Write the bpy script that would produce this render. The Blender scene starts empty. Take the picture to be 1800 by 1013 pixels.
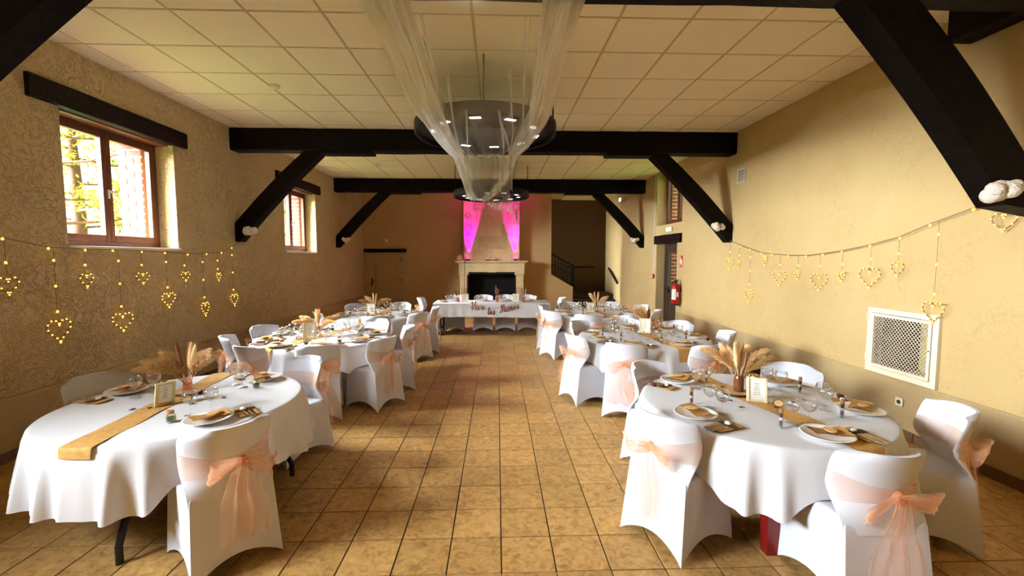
import bpy, bmesh, math, random
from mathutils import Vector, Matrix, Quaternion
random.seed(11)
R = random.Random(5)
PI = math.pi
scene = bpy.context.scene
COL = scene.collection

# ------------------------------------------------------------------ camera, world, sun, exposure
cam_d = bpy.data.cameras.new('camera')
cam = bpy.data.objects.new('camera', cam_d); COL.objects.link(cam)
cam_d.sensor_width = 36.0; cam_d.lens = 36.0 * 760.0 / 1800.0
cam_d.clip_start = 0.05; cam_d.clip_end = 300
cam.location = (0, 0, 1.71)
cam.rotation_euler = (PI / 2 - math.atan(54.5 / 760), 0, -math.atan(26 / 760))
scene.camera = cam

world = bpy.data.worlds.new('overcast_sky'); scene.world = world
world.use_nodes = True
bg = world.node_tree.nodes['Background']
bg.inputs[0].default_value = (1.0, 0.97, 0.92, 1); bg.inputs[1].default_value = 1.35

sun_d = bpy.data.lights.new('soft_sun', 'SUN'); sun = bpy.data.objects.new('soft_sun', sun_d); COL.objects.link(sun)
sun_d.energy = 110.0; sun_d.angle = math.radians(75); sun_d.color = (0.88, 0.95, 1.0)
sun.rotation_euler = Vector((0.87, 0.20, -0.52)).to_track_quat('-Z', 'Y').to_euler()
sun.location = (-12, -3, 9)

scene.view_settings.view_transform = 'Standard'
scene.view_settings.look = 'None'
scene.view_settings.gamma = 1.0
scene.view_settings.use_curve_mapping = False
scene.view_settings.exposure = 1.12
scene.cycles.max_bounces = 14
scene.cycles.diffuse_bounces = 8
scene.cycles.transparent_max_bounces = 24
scene.cycles.caustics_reflective = False
scene.cycles.caustics_refractive = False
scene.cycles.sample_clamp_indirect = 6.0
scene.cycles.use_denoising = True

# ------------------------------------------------------------------ materials
def nodes(m):
    m.use_nodes = True
    return m.node_tree.nodes, m.node_tree.links
def lin(r, g, b):
    f = lambda c: (c / 255 / 12.92) if c / 255 <= 0.04045 else ((c / 255 + 0.055) / 1.055) ** 2.4
    return (f(r), f(g), f(b), 1)
def mat(name, col, rough=0.6, metal=0.0, spec=0.5, noise=0.0, nscale=8.0, bump=0.0, bscale=60.0, emis=None, estr=0.0, col2=None, stretch=None, sheen=0):
    m = bpy.data.materials.new(name); N, L = nodes(m); b = N['Principled BSDF']
    b.inputs['Base Color'].default_value = col; b.inputs['Roughness'].default_value = rough
    b.inputs['Metallic'].default_value = metal; b.inputs['Specular IOR Level'].default_value = spec
    if sheen: b.inputs['Sheen Weight'].default_value = sheen
    geo = N.new('ShaderNodeNewGeometry')
    src = geo.outputs['Position']
    if stretch:
        mp = N.new('ShaderNodeMapping'); mp.inputs['Scale'].default_value = stretch; L.new(src, mp.inputs[0]); src = mp.outputs[0]
    if noise or col2:
        n = N.new('ShaderNodeTexNoise'); n.inputs['Scale'].default_value = nscale; n.inputs['Detail'].default_value = 6; L.new(src, n.inputs['Vector'])
        mx = N.new('ShaderNodeMix'); mx.data_type = 'RGBA'
        cr = N.new('ShaderNodeValToRGB'); cr.color_ramp.elements[0].position = 0.32; cr.color_ramp.elements[1].position = 0.68
        L.new(n.outputs['Fac'], cr.inputs[0]); L.new(cr.outputs[0], mx.inputs[0])
        c2 = col2 or tuple(c * (1 - noise) for c in col[:3]) + (1,)
        mx.inputs[6].default_value = c2; mx.inputs[7].default_value = col
        L.new(mx.outputs[2], b.inputs['Base Color'])
    if bump:
        n = N.new('ShaderNodeTexNoise'); n.inputs['Scale'].default_value = bscale; n.inputs['Detail'].default_value = 4; L.new(src, n.inputs['Vector'])
        bp = N.new('ShaderNodeBump'); bp.inputs['Strength'].default_value = bump; bp.inputs['Distance'].default_value = 0.02
        L.new(n.outputs['Fac'], bp.inputs['Height']); L.new(bp.outputs[0], b.inputs['Normal'])
    if emis:
        b.inputs['Emission Color'].default_value = emis; b.inputs['Emission Strength'].default_value = estr
    return m
def plaster(name, c1, c2, str_=0.55, marks=0.5):
    m = bpy.data.materials.new(name); N, L = nodes(m); b = N['Principled BSDF']
    b.inputs['Roughness'].default_value = 0.9; b.inputs['Specular IOR Level'].default_value = 0.15
    geo = N.new('ShaderNodeNewGeometry')
    n1 = N.new('ShaderNodeTexNoise'); n1.inputs['Scale'].default_value = 9.5; n1.inputs['Detail'].default_value = 9; n1.inputs['Roughness'].default_value = 0.62; n1.inputs['Distortion'].default_value = 1.3
    L.new(geo.outputs['Position'], n1.inputs['Vector'])
    n2 = N.new('ShaderNodeTexNoise'); n2.inputs['Scale'].default_value = 55; n2.inputs['Detail'].default_value = 3; L.new(geo.outputs['Position'], n2.inputs['Vector'])
    n3 = N.new('ShaderNodeTexNoise'); n3.inputs['Scale'].default_value = 0.8; n3.inputs['Detail'].default_value = 3; L.new(geo.outputs['Position'], n3.inputs['Vector'])
    # trowel creases: thin lines where the distorted noise crosses its middle
    cr = N.new('ShaderNodeValToRGB'); e = cr.color_ramp.elements
    e[0].position = 0.47; e[0].color = (1, 1, 1, 1); e[1].position = 0.53; e[1].color = (1, 1, 1, 1)
    k = cr.color_ramp.elements.new(0.5); k.color = (0, 0, 0, 1)
    L.new(n1.outputs['Fac'], cr.inputs[0])
    mx = N.new('ShaderNodeMix'); mx.data_type = 'RGBA'; L.new(n3.outputs['Fac'], mx.inputs[0]); mx.inputs[6].default_value = c2; mx.inputs[7].default_value = c1
    mu = N.new('ShaderNodeMix'); mu.data_type = 'RGBA'; mu.blend_type = 'MULTIPLY'; mu.inputs[0].default_value = marks * 0.55
    n4 = N.new('ShaderNodeTexNoise'); n4.inputs['Scale'].default_value = 2.6; n4.inputs['Detail'].default_value = 4; L.new(geo.outputs['Position'], n4.inputs['Vector'])
    c4 = N.new('ShaderNodeMapRange'); c4.inputs['From Min'].default_value = 0.42; c4.inputs['From Max'].default_value = 0.62; c4.inputs['To Max'].default_value = marks * 0.8; L.new(n4.outputs['Fac'], c4.inputs[0]); L.new(c4.outputs[0], mu.inputs[0])
    L.new(mx.outputs[2], mu.inputs[6]); L.new(cr.outputs[0], mu.inputs[7]); L.new(mu.outputs[2], b.inputs['Base Color'])
    ad = N.new('ShaderNodeMath'); ad.operation = 'MULTIPLY_ADD'; ad.inputs[1].default_value = 0.35
    L.new(n2.outputs['Fac'], ad.inputs[0])
    m1 = N.new('ShaderNodeMath'); m1.operation = 'ADD'; L.new(n1.outputs['Fac'], m1.inputs[0])
    m2 = N.new('ShaderNodeMath'); m2.operation = 'MULTIPLY'; m2.inputs[1].default_value = 0.35 * marks; L.new(cr.outputs[0], m2.inputs[0]); L.new(m2.outputs[0], m1.inputs[1])
    L.new(m1.outputs[0], ad.inputs[2])
    bp = N.new('ShaderNodeBump'); bp.inputs['Strength'].default_value = str_; bp.inputs['Distance'].default_value = 0.03
    L.new(ad.outputs[0], bp.inputs['Height']); L.new(bp.outputs[0], b.inputs['Normal'])
    return m
def sheer(name, col, opacity, transl=0.5, graze=0.34):
    m = bpy.data.materials.new(name); N, L = nodes(m); N.remove(N['Principled BSDF']); out = N['Material Output']
    d = N.new('ShaderNodeBsdfDiffuse'); d.inputs[0].default_value = col
    t = N.new('ShaderNodeBsdfTranslucent'); t.inputs[0].default_value = col
    a = N.new('ShaderNodeMixShader'); a.inputs[0].default_value = transl; L.new(d.outputs[0], a.inputs[1]); L.new(t.outputs[0], a.inputs[2])
    tr = N.new('ShaderNodeBsdfTransparent')
    lw = N.new('ShaderNodeLayerWeight'); lw.inputs[0].default_value = 0.35
    geo = N.new('ShaderNodeNewGeometry'); n = N.new('ShaderNodeTexNoise'); n.inputs['Scale'].default_value = 40; L.new(geo.outputs['Position'], n.inputs['Vector'])
    mm = N.new('ShaderNodeMath'); mm.operation = 'MULTIPLY_ADD'; mm.inputs[1].default_value = graze; mm.inputs[2].default_value = opacity
    L.new(lw.outputs['Facing'], mm.inputs[0])
    ma = N.new('ShaderNodeMath'); ma.operation = 'MULTIPLY_ADD'; ma.inputs[1].default_value = 0.0; ma.use_clamp = True; L.new(n.outputs['Fac'], ma.inputs[0]); L.new(mm.outputs[0], ma.inputs[2])
    mx = N.new('ShaderNodeMixShader'); L.new(ma.outputs[0], mx.inputs[0]); L.new(tr.outputs[0], mx.inputs[1]); L.new(a.outputs[0], mx.inputs[2])
    L.new(mx.outputs[0], out.inputs[0]); return m
def thin_glass(name, tint=(1, 1, 1, 1), gl=1.0, blend=0.25):
    m = bpy.data.materials.new(name); N, L = nodes(m); N.remove(N['Principled BSDF']); out = N['Material Output']
    tr = N.new('ShaderNodeBsdfTransparent'); tr.inputs[0].default_value = tint
    g = N.new('ShaderNodeBsdfGlossy'); g.inputs['Roughness'].default_value = 0.03; g.inputs[0].default_value = (gl, gl, gl, 1)
    lw = N.new('ShaderNodeLayerWeight'); lw.inputs[0].default_value = blend
    mm = N.new('ShaderNodeMath'); mm.operation = 'MULTIPLY_ADD'; mm.inputs[1].default_value = 0.75; mm.inputs[2].default_value = 0.03
    L.new(lw.outputs['Fresnel'] if False else lw.outputs['Facing'], mm.inputs[0])
    mx = N.new('ShaderNodeMixShader'); L.new(mm.outputs[0], mx.inputs[0]); L.new(tr.outputs[0], mx.inputs[1]); L.new(g.outputs[0], mx.inputs[2])
    L.new(mx.outputs[0], out.inputs[0]); return m
def tile_mat(name):
    m = bpy.data.materials.new(name); N, L = nodes(m); b = N['Principled BSDF']
    geo = N.new('ShaderNodeNewGeometry')
    mp = N.new('ShaderNodeVectorMath'); mp.operation = 'SUBTRACT'; mp.inputs[1].default_value = (0.02, 2.23, 0); L.new(geo.outputs['Position'], mp.inputs[0])
    sc = N.new('ShaderNodeVectorMath'); sc.operation = 'MULTIPLY'; sc.inputs[1].default_value = (1 / 0.3, 1 / 0.3, 0); L.new(mp.outputs[0], sc.inputs[0])
    fl = N.new('ShaderNodeVectorMath'); fl.operation = 'FLOOR'; L.new(sc.outputs[0], fl.inputs[0])
    wn = N.new('ShaderNodeTexWhiteNoise'); wn.noise_dimensions = '3D'; L.new(fl.outputs[0], wn.inputs['Vector'])
    n1 = N.new('ShaderNodeTexNoise'); n1.inputs['Scale'].default_value = 20; n1.inputs['Detail'].default_value = 9; n1.inputs['Roughness'].default_value = 0.65; n1.inputs['Distortion'].default_value = 0.8
    of = N.new('ShaderNodeVectorMath'); of.operation = 'MULTIPLY_ADD'; of.inputs[1].default_value = (7, 7, 7); L.new(wn.outputs['Color'], of.inputs[0]); L.new(geo.outputs['Position'], of.inputs[2])
    L.new(of.outputs[0], n1.inputs['Vector'])
    cr = N.new('ShaderNodeValToRGB'); e = cr.color_ramp.elements
    e[0].position = 0.30; e[0].color = lin(126, 90, 50); e[1].position = 0.70; e[1].color = lin(196, 156, 96)
    k = cr.color_ramp.elements.new(0.48); k.color = lin(172, 132, 74)
    L.new(n1.outputs['Fac'], cr.inputs[0])
    hv = N.new('ShaderNodeHueSaturation'); L.new(cr.outputs[0], hv.inputs['Color'])
    va = N.new('ShaderNodeMapRange'); va.inputs['To Min'].default_value = 0.86; va.inputs['To Max'].default_value = 1.12; L.new(wn.outputs['Value'], va.inputs[0]); L.new(va.outputs[0], hv.inputs['Value'])
    L.new(hv.outputs[0], b.inputs['Base Color'])
    b.inputs['Roughness'].default_value = 0.5; b.inputs['Specular IOR Level'].default_value = 0.4
    bp = N.new('ShaderNodeBump'); bp.inputs['Strength'].default_value = 0.22; bp.inputs['Distance'].default_value = 0.01; L.new(n1.outputs['Fac'], bp.inputs['Height']); L.new(bp.outputs[0], b.inputs['Normal'])
    return m
def emit(name, col, s):
    m = bpy.data.materials.new(name); N, L = nodes(m); b = N['Principled BSDF']
    b.inputs['Base Color'].default_value = col; b.inputs['Emission Color'].default_value = col; b.inputs['Emission Strength'].default_value = s
    return m
def foliage_mat(name, c1, c2):
    m = bpy.data.materials.new(name); N, L = nodes(m); N.remove(N['Principled BSDF']); out = N['Material Output']
    geo = N.new('ShaderNodeNewGeometry'); n = N.new('ShaderNodeTexNoise'); n.inputs['Scale'].default_value = 1.2; n.inputs['Detail'].default_value = 3; L.new(geo.outputs['Position'], n.inputs['Vector'])
    mx = N.new('ShaderNodeMix'); mx.data_type = 'RGBA'; mx.inputs[6].default_value = c1; mx.inputs[7].default_value = c2; L.new(n.outputs['Fac'], mx.inputs[0])
    d = N.new('ShaderNodeBsdfDiffuse'); t = N.new('ShaderNodeBsdfTranslucent'); L.new(mx.outputs[2], d.inputs[0]); L.new(mx.outputs[2], t.inputs[0])
    a = N.new('ShaderNodeMixShader'); a.inputs[0].default_value = 0.35; L.new(d.outputs[0], a.inputs[1]); L.new(t.outputs[0], a.inputs[2]); L.new(a.outputs[0], out.inputs[0])
    return m

M = dict(
    wall_l=plaster('rough_plaster_left', lin(212, 188, 142), lin(190, 164, 118), 1.0, 0.45),
    wall_r=plaster('smooth_plaster_right', lin(206, 182, 130), lin(186, 158, 104), 0.35, 0.22),
    wall_b=plaster('ochre_plaster_back', lin(198, 168, 118), lin(176, 144, 96), 0.3, 0.2),
    plinth_l=plaster('plinth_plaster_left', lin(184, 158, 112), lin(162, 134, 92), 0.5, 0.35),
    plinth_r=plaster('plinth_plaster_right', lin(188, 166, 124), lin(166, 142, 100), 0.3, 0.15),
    tile=tile_mat('tan_floor_tile'),
    grout=mat('dark_grout', lin(52, 36, 22), 0.9, noise=0.2),
    skirting=mat('brown_skirting_tile', lin(110, 78, 44), 0.5, noise=0.35, nscale=14),
    ceil=mat('cream_ceiling_tile', lin(250, 241, 216), 0.95, spec=0.1, noise=0.05, nscale=60, bump=0.12, bscale=220),
    grid=mat('ceiling_grid_metal', lin(196, 176, 134), 0.6),
    beam=mat('dark_stained_timber', lin(17, 9, 7), 0.65, spec=0.12, noise=0.55, nscale=5, bump=0.5, bscale=14, stretch=(1, 1, 3)),
    lintel=mat('dark_brown_lintel', lin(28, 14, 10), 0.65, spec=0.15, noise=0.5, nscale=6, bump=0.4, bscale=18),
    winwood=mat('red_brown_window_wood', lin(104, 54, 28), 0.4, noise=0.35, nscale=10, stretch=(4, 4, 1)),
    doordark=mat('dark_brown_door_wood', lin(66, 50, 38), 0.45, noise=0.3, nscale=8),
    sillw=mat('pale_sill', lin(235, 228, 210), 0.6),
    cream_door=mat('beige_painted_door', lin(176, 146, 100), 0.5, noise=0.1),
    glass=thin_glass('window_glass', (1, 1, 1, 1), 0.7, 0.1),
    brick=mat('orange_red_brick', lin(146, 54, 30), 0.85, noise=0.3, nscale=9, bump=0.3, bscale=40),
    mortar=mat('white_mortar', lin(226, 218, 202), 0.9),
    white_fab=mat('white_spandex', lin(210, 213, 222), 0.75, spec=0.2, bump=0.05, bscale=30, sheen=0.2),
    cloth=mat('white_tablecloth', lin(214, 215, 219), 0.7, spec=0.25, bump=0.08, bscale=9),
    organza=sheer('peach_organza', (0.97, 0.58, 0.35, 1), 0.22, 0.45),
    organza_knot=sheer('peach_organza_knot', (0.97, 0.54, 0.30, 1), 0.42, 0.4),
    tulle=sheer('white_tulle', (0.97, 0.95, 0.90, 1), 0.20, 0.5, 0.12),
    tulle_dense=sheer('white_tulle_gathered', (0.97, 0.95, 0.9, 1), 0.36, 0.5, 0.2),
    kraft=mat('kraft_runner', lin(206, 158, 84), 0.85, noise=0.25, nscale=30, bump=0.25, bscale=140),
    kraft2=mat('kraft_napkin', lin(190, 142, 74), 0.8, noise=0.25, nscale=40, bump=0.15, bscale=90),
    porcelain=mat('white_porcelain', lin(242, 240, 235), 0.18, spec=0.5),
    wineglass=thin_glass('clear_glass', (0.97, 0.98, 0.98, 1), 1.0, 0.35),
    amber=mat('amber_brown_glass', lin(110, 60, 34), 0.15, spec=0.6),
    pinkglass=thin_glass('rose_clear_glass', (0.98, 0.72, 0.58, 1), 0.9, 0.45),
    black=mat('black_metal', lin(26, 22, 20), 0.45, metal=0.3),
    iron=mat('black_wrought_iron', lin(13, 9, 8), 0.6, spec=0.2, noise=0.2),
    steel=mat('cutlery_steel', lin(205, 202, 196), 0.22, metal=1.0),
    redwood=mat('red_painted_wood_leg', lin(128, 24, 20), 0.35, noise=0.2),
    slice=mat('wood_slice', lin(200, 160, 108), 0.7, noise=0.3, nscale=40),
    bark=mat('dark_bark', lin(74, 48, 30), 0.9, noise=0.4, nscale=40),
    tag=mat('light_wood_tag', lin(222, 178, 118), 0.6, noise=0.2, nscale=60),
    frame=mat('cream_picture_frame', lin(232, 218, 178), 0.5),
    gframe=mat('pale_gold_frame', lin(196, 182, 128), 0.45),
    card=mat('white_card', lin(240, 238, 228), 0.7),
    ink=mat('grey_card_print', lin(150, 146, 136), 0.8),
    cork=mat('cork', lin(176, 122, 70), 0.85, noise=0.3, nscale=90),
    sand_red=mat('red_sand', lin(130, 22, 30), 0.8), sand_teal=mat('turquoise_sand', lin(60, 150, 150), 0.8),
    sand_white=mat('white_sand', lin(228, 222, 210), 0.8), sand_black=mat('black_sand', lin(34, 24, 26), 0.8),
    green=mat('green_moss', lin(84, 112, 56), 0.9, noise=0.5, nscale=90),
    choc=mat('dark_wood_chip', lin(56, 34, 26), 0.7),
    rose=mat('dark_red_rose', lin(78, 14, 20), 0.8), cream=mat('cream_pebble', lin(238, 228, 206), 0.6),
    pampas=foliage_mat('pale_pampas', (.88, .66, .36, 1), (.75, .50, .24, 1)),
    pampas2=foliage_mat('tan_pampas', (.74, .50, .22, 1), (.55, .34, .13, 1)),
    pampas3=foliage_mat('cream_pampas', (.95, .80, .52, 1), (.88, .68, .40, 1)),
    brownplume=mat('brown_dry_plume', lin(140, 88, 56), 0.95, noise=0.35, nscale=30),
    stem=mat('dry_stem', lin(176, 140, 84), 0.9),
    stone=mat('pale_limestone', lin(222, 196, 148), 0.8, noise=0.16, nscale=4, bump=0.2, bscale=30),
    stone2=mat('worn_limestone', lin(204, 176, 126), 0.85, noise=0.2, nscale=5, bump=0.25, bscale=30),
    soot=mat('black_firebox', lin(12, 10, 9), 0.95),
    ventw=mat('off_white_vent_paint', lin(226, 216, 190), 0.5),
    cavity=mat('dark_cavity', lin(54, 44, 38), 0.9), cavity2=mat('pale_duct', lin(200, 178, 112), 0.8),
    plastic=mat('white_plastic', lin(232, 226, 212), 0.4),
    redpaint=mat('red_enamel', lin(168, 20, 18), 0.28),
    redlabel=mat('red_sign_print', lin(190, 40, 32), 0.5),
    fluff=mat('white_fluff', lin(238, 228, 212), 0.95, bump=1.0, bscale=50),
    lamp=emit('lit_lamp_panel', (1.0, 0.92, 0.80, 1), 1.3),
    exitlamp=emit('emergency_lamp_face', (0.85, 0.95, 0.92, 1), 1.2),
    bulb=emit('warm_fairy_bulb', (1.0, 0.50, 0.06, 1), 1.8),
    wire=mat('thin_copper_wire', lin(120, 100, 70), 0.6),
    cable=mat('grey_clear_cable', lin(120, 104, 76), 0.6),
    copper=mat('copper_foil_card', lin(178, 96, 60), 0.35, metal=0.6),
    magenta=emit('magenta_led_lens', (1.0, 0.03, 0.7, 1), 6.0),
    wicker=mat('white_wicker', lin(226, 214, 204), 0.8),
    leaf=foliage_mat('yellow_green_leaves', (0.17, 0.15, 0.015, 1), (0.06, 0.09, 0.012, 1)),
    pine=foliage_mat('pine_needles', (0.07, 0.08, 0.012, 1), (0.16, 0.13, 0.016, 1)),
    trunk=mat('tree_bark', lin(96, 64, 44), 0.9, noise=0.3, nscale=3),
    lawn=mat('lawn_ground', lin(90, 110, 50), 0.95, noise=0.3, nscale=2),
    stairw=mat('dark_stair_wood', lin(58, 38, 24), 0.6, noise=0.3),
    alcove=plaster('painted_shade_plaster', lin(96, 76, 52), lin(84, 64, 44), 0.25, 0.1),  # darkness of the unlit stair alcove is put into this plaster colour
)

# ------------------------------------------------------------------ mesh helpers
class MB:
    def __init__(s): s.v = []; s.f = []
    def add(s, vs, fs):
        o = len(s.v); s.v += [tuple(p) for p in vs]; s.f += [tuple(i + o for i in f) for f in fs]; return s
    def box(s, x0, x1, y0, y1, z0, z1, mtx=None, bev=0.0):
        if bev:
            b = bev
            P = []
            F = []
            # chamfered box: 24 verts
            X = (x0, x1); Y = (y0, y1); Z = (z0, z1); idx = {}
            for i in (0, 1):
                for j in (0, 1):
                    for k in (0, 1):
                        sx, sy, sz = (1, -1)[i], (1, -1)[j], (1, -1)[k]
                        for ax in range(3):
                            p = [X[i], Y[j], Z[k]]
                            d = [sx, sy, sz]
                            for a in range(3):
                                if a != ax: p[a] += d[a] * b
                            idx[(i, j, k, ax)] = len(P); P.append(p)
            for ax in range(3):
                for e in (0, 1):
                    o = [a for a in range(3) if a != ax]
                    q = []
                    for (u, w) in ((0, 0), (1, 0), (1, 1), (0, 1)):
                        c = [0, 0, 0]; c[ax] = e; c[o[0]] = u; c[o[1]] = w; q.append(idx[(c[0], c[1], c[2], ax)])
                    F.append(q)
            for ax in range(3):
                o = [a for a in range(3) if a != ax]
                for u in (0, 1):
                    for w in (0, 1):
                        c0 = [0, 0, 0]; c0[o[0]] = u; c0[o[1]] = w; c1 = list(c0); c1[ax] = 1
                        F.append((idx[(*c0, o[0])], idx[(*c1, o[0])], idx[(*c1, o[1])], idx[(*c0, o[1])]))
            for i in (0, 1):
                for j in (0, 1):
                    for k in (0, 1): F.append([idx[(i, j, k, a)] for a in range(3)])
        else:
            P = [(x0, y0, z0), (x1, y0, z0), (x1, y1, z0), (x0, y1, z0), (x0, y0, z1), (x1, y0, z1), (x1, y1, z1), (x0, y1, z1)]
            F = [(0, 3, 2, 1), (4, 5, 6, 7), (0, 1, 5, 4), (1, 2, 6, 5), (2, 3, 7, 6), (3, 0, 4, 7)]
        if mtx is not None: P = [mtx @ Vector(p) for p in P]
        return s.add(P, F)
    def prism(s, poly, axis, a0, a1):
        # poly: list of 2D points in the plane of the two other axes, extruded along axis
        n = len(poly); P = []
        for a in (a0, a1):
            for (u, w) in poly:
                P.append({0: (a, u, w), 1: (u, a, w), 2: (u, w, a)}[axis])
        F = [tuple(range(n - 1, -1, -1)), tuple(range(n, 2 * n))] + [(i, (i + 1) % n, n + (i + 1) % n, n + i) for i in range(n)]
        return s.add(P, F)
    def lathe(s, prof, seg=20, c=(0, 0, 0), sy=1.0, closed=False, cap0=True):
        P = []; F = []; m = len(prof)
        for (r, z) in prof:
            for i in range(seg):
                a = 2 * PI * i / seg; P.append((c[0] + r * math.cos(a), c[1] + sy * r * math.sin(a), c[2] + z))
        for j in range(m - 1):
            for i in range(seg):
                F.append((j * seg + i, j * seg + (i + 1) % seg, (j + 1) * seg + (i + 1) % seg, (j + 1) * seg + i))
        if cap0 and prof[0][0] > 1e-5: F.append(tuple(range(seg - 1, -1, -1)))
        if prof[-1][0] > 1e-5 and not closed: F.append(tuple((m - 1) * seg + i for i in range(seg)))
        return s.add(P, F)
    def tube(s, pts, r, seg=6, cap=True):
        pts = [Vector(p) for p in pts]; n = len(pts); P = []; F = []
        rr = r if isinstance(r, (list, tuple)) else [r] * n
        up = Vector((0, 0, 1)); prev = None
        for i, p in enumerate(pts):
            t = (pts[min(i + 1, n - 1)] - pts[max(i - 1, 0)]).normalized()
            if prev is None:
                u = t.cross(up)
                if u.length < 1e-3: u = t.cross(Vector((1, 0, 0)))
            else:
                u = prev - t * prev.dot(t)
            u.normalize(); prev = u; w = t.cross(u)
            for k in range(seg):
                a = 2 * PI * k / seg; P.append(p + (u * math.cos(a) + w * math.sin(a)) * rr[i])
        for i in range(n - 1):
            for k in range(seg): F.append((i * seg + k, i * seg + (k + 1) % seg, (i + 1) * seg + (k + 1) % seg, (i + 1) * seg + k))
        if cap: F += [tuple(range(seg - 1, -1, -1)), tuple((n - 1) * seg + k for k in range(seg))]
        return s.add(P, F)
    def grid(s, fn, nu, nv, wrap=False):
        P = []; F = []
        for j in range(nv + 1):
            for i in range(nu if wrap else nu + 1): P.append(fn(i / nu, j / nv))
        w = nu if wrap else nu + 1
        for j in range(nv):
            for i in range(nu): F.append((j * w + i, j * w + (i + 1) % w, (j + 1) * w + (i + 1) % w, (j + 1) * w + i))
        return s.add(P, F)
    def ball(s, c, r, seg=8, rings=5, sc=(1, 1, 1)):
        P = []; F = []
        P.append((c[0], c[1], c[2] - r * sc[2]))
        for j in range(1, rings):
            t = -PI / 2 + PI * j / rings
            for i in range(seg):
                a = 2 * PI * i / seg; P.append((c[0] + r * sc[0] * math.cos(t) * math.cos(a), c[1] + r * sc[1] * math.cos(t) * math.sin(a), c[2] + r * sc[2] * math.sin(t)))
        P.append((c[0], c[1], c[2] + r * sc[2]))
        for i in range(seg): F.append((0, 1 + (i + 1) % seg, 1 + i))
        for j in range(rings - 2):
            for i in range(seg): F.append((1 + j * seg + i, 1 + j * seg + (i + 1) % seg, 1 + (j + 1) * seg + (i + 1) % seg, 1 + (j + 1) * seg + i))
        t = len(P) - 1; b = 1 + (rings - 2) * seg
        for i in range(seg): F.append((b + i, b + (i + 1) % seg, t))
        return s.add(P, F)
    def mesh(s, name, m, smooth=False):
        me = bpy.data.meshes.new(name); me.from_pydata(s.v, [], s.f); me.update()
        bm = bmesh.new(); bm.from_mesh(me); bmesh.ops.recalc_face_normals(bm, faces=bm.faces); bm.to_mesh(me); bm.free()
        if smooth:
            me.polygons.foreach_set('use_smooth', [True] * len(me.polygons))
            if smooth != 'all': me.set_sharp_from_angle(angle=math.radians(50))
        me.materials.append(m); return me
    def build(s, name, m, parent=None, smooth=False, loc=None, rot=None):
        return place(name, s.mesh(name, m, smooth), parent, loc, rot)
def place(name, me, parent=None, loc=None, rot=None, scale=None):
    o = bpy.data.objects.new(name, me); COL.objects.link(o)
    if parent: o.parent = parent
    if loc: o.location = loc
    if rot is not None: o.rotation_euler = (0, 0, rot) if isinstance(rot, (int, float)) else rot
    if scale: o.scale = scale
    return o
def empty(name, loc=(0, 0, 0), rz=0.0):
    o = bpy.data.objects.new(name, None); COL.objects.link(o); o.location = loc; o.rotation_euler = (0, 0, rz); o.empty_display_size = 0.1; return o
def tag(o, label=None, cat=None, group=None, kind=None):
    if label: o['label'] = label
    if cat: o['category'] = cat
    if group: o['group'] = group
    if kind: o['kind'] = kind
    return o
def struct(o): o['kind'] = 'structure'; return o

# ------------------------------------------------------------------ room shell
XL, XR, YF, YB, ZC = -4.12, 3.85, -2.0, 13.5, 3.71
BX = 1.69                                   # where the back wall ends at the stair alcove
PX, PY = 0.3, 0.3
TX0, TY0 = 0.02, 2.23

fl = struct(MB().box(XL - 0.6, XR + 0.6, YF - 0.2, 15.6, -0.12, -0.006).build('floor', M['grout']))
tile_me = MB().box(-0.1465, 0.1465, -0.1465, 0.1465, -0.006, 0.0, bev=0.0018).mesh('floor_tile', M['tile'])
rest = MB(); cand = []
for i in range(-15, 14):
    for j in range(-15, 45):
        x = TX0 + (i + 0.5) * PX; y = TY0 + (j + 0.5) * PY
        if x - 0.15 < XL - 0.1 or x + 0.15 > XR + 0.1 or y - 0.15 < YF or y + 0.15 > YB + 1.9: continue
        d = math.hypot(x, y)
        vis = y > 2.0 and abs(x + 0.0) < 1.15 * y + 0.3 and d > 2.2
        under = any(math.hypot(x - tx, y - ty) < 0.5 for tx, ty in ((-2.18, 3.02), (1.78, 2.86), (-2.18, 5.42), (1.83, 5.33)))
        cand.append(((0 if vis and not under else 100) + y, x, y))
cand.sort()
for k, (_, x, y) in enumerate(cand):
    if k < 300:
        o = place('floor_tile', tile_me, fl, (x, y, 0))
    else:
        rest.add([(x - .1465, y - .1465, 0), (x + .1465, y - .1465, 0), (x + .1465, y + .1465, 0), (x - .1465, y + .1465, 0),
                  (x - .149, y - .149, -.006), (x + .149, y - .149, -.006), (x + .149, y + .149, -.006), (x - .149, y + .149, -.006)],
                 [(0, 1, 2, 3), (0, 4, 5, 1), (1, 5, 6, 2), (2, 6, 7, 3), (3, 7, 4, 0)])
rt = rest.build('floor_tile_field', M['tile'], fl); rt['kind'] = 'stuff'

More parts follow.
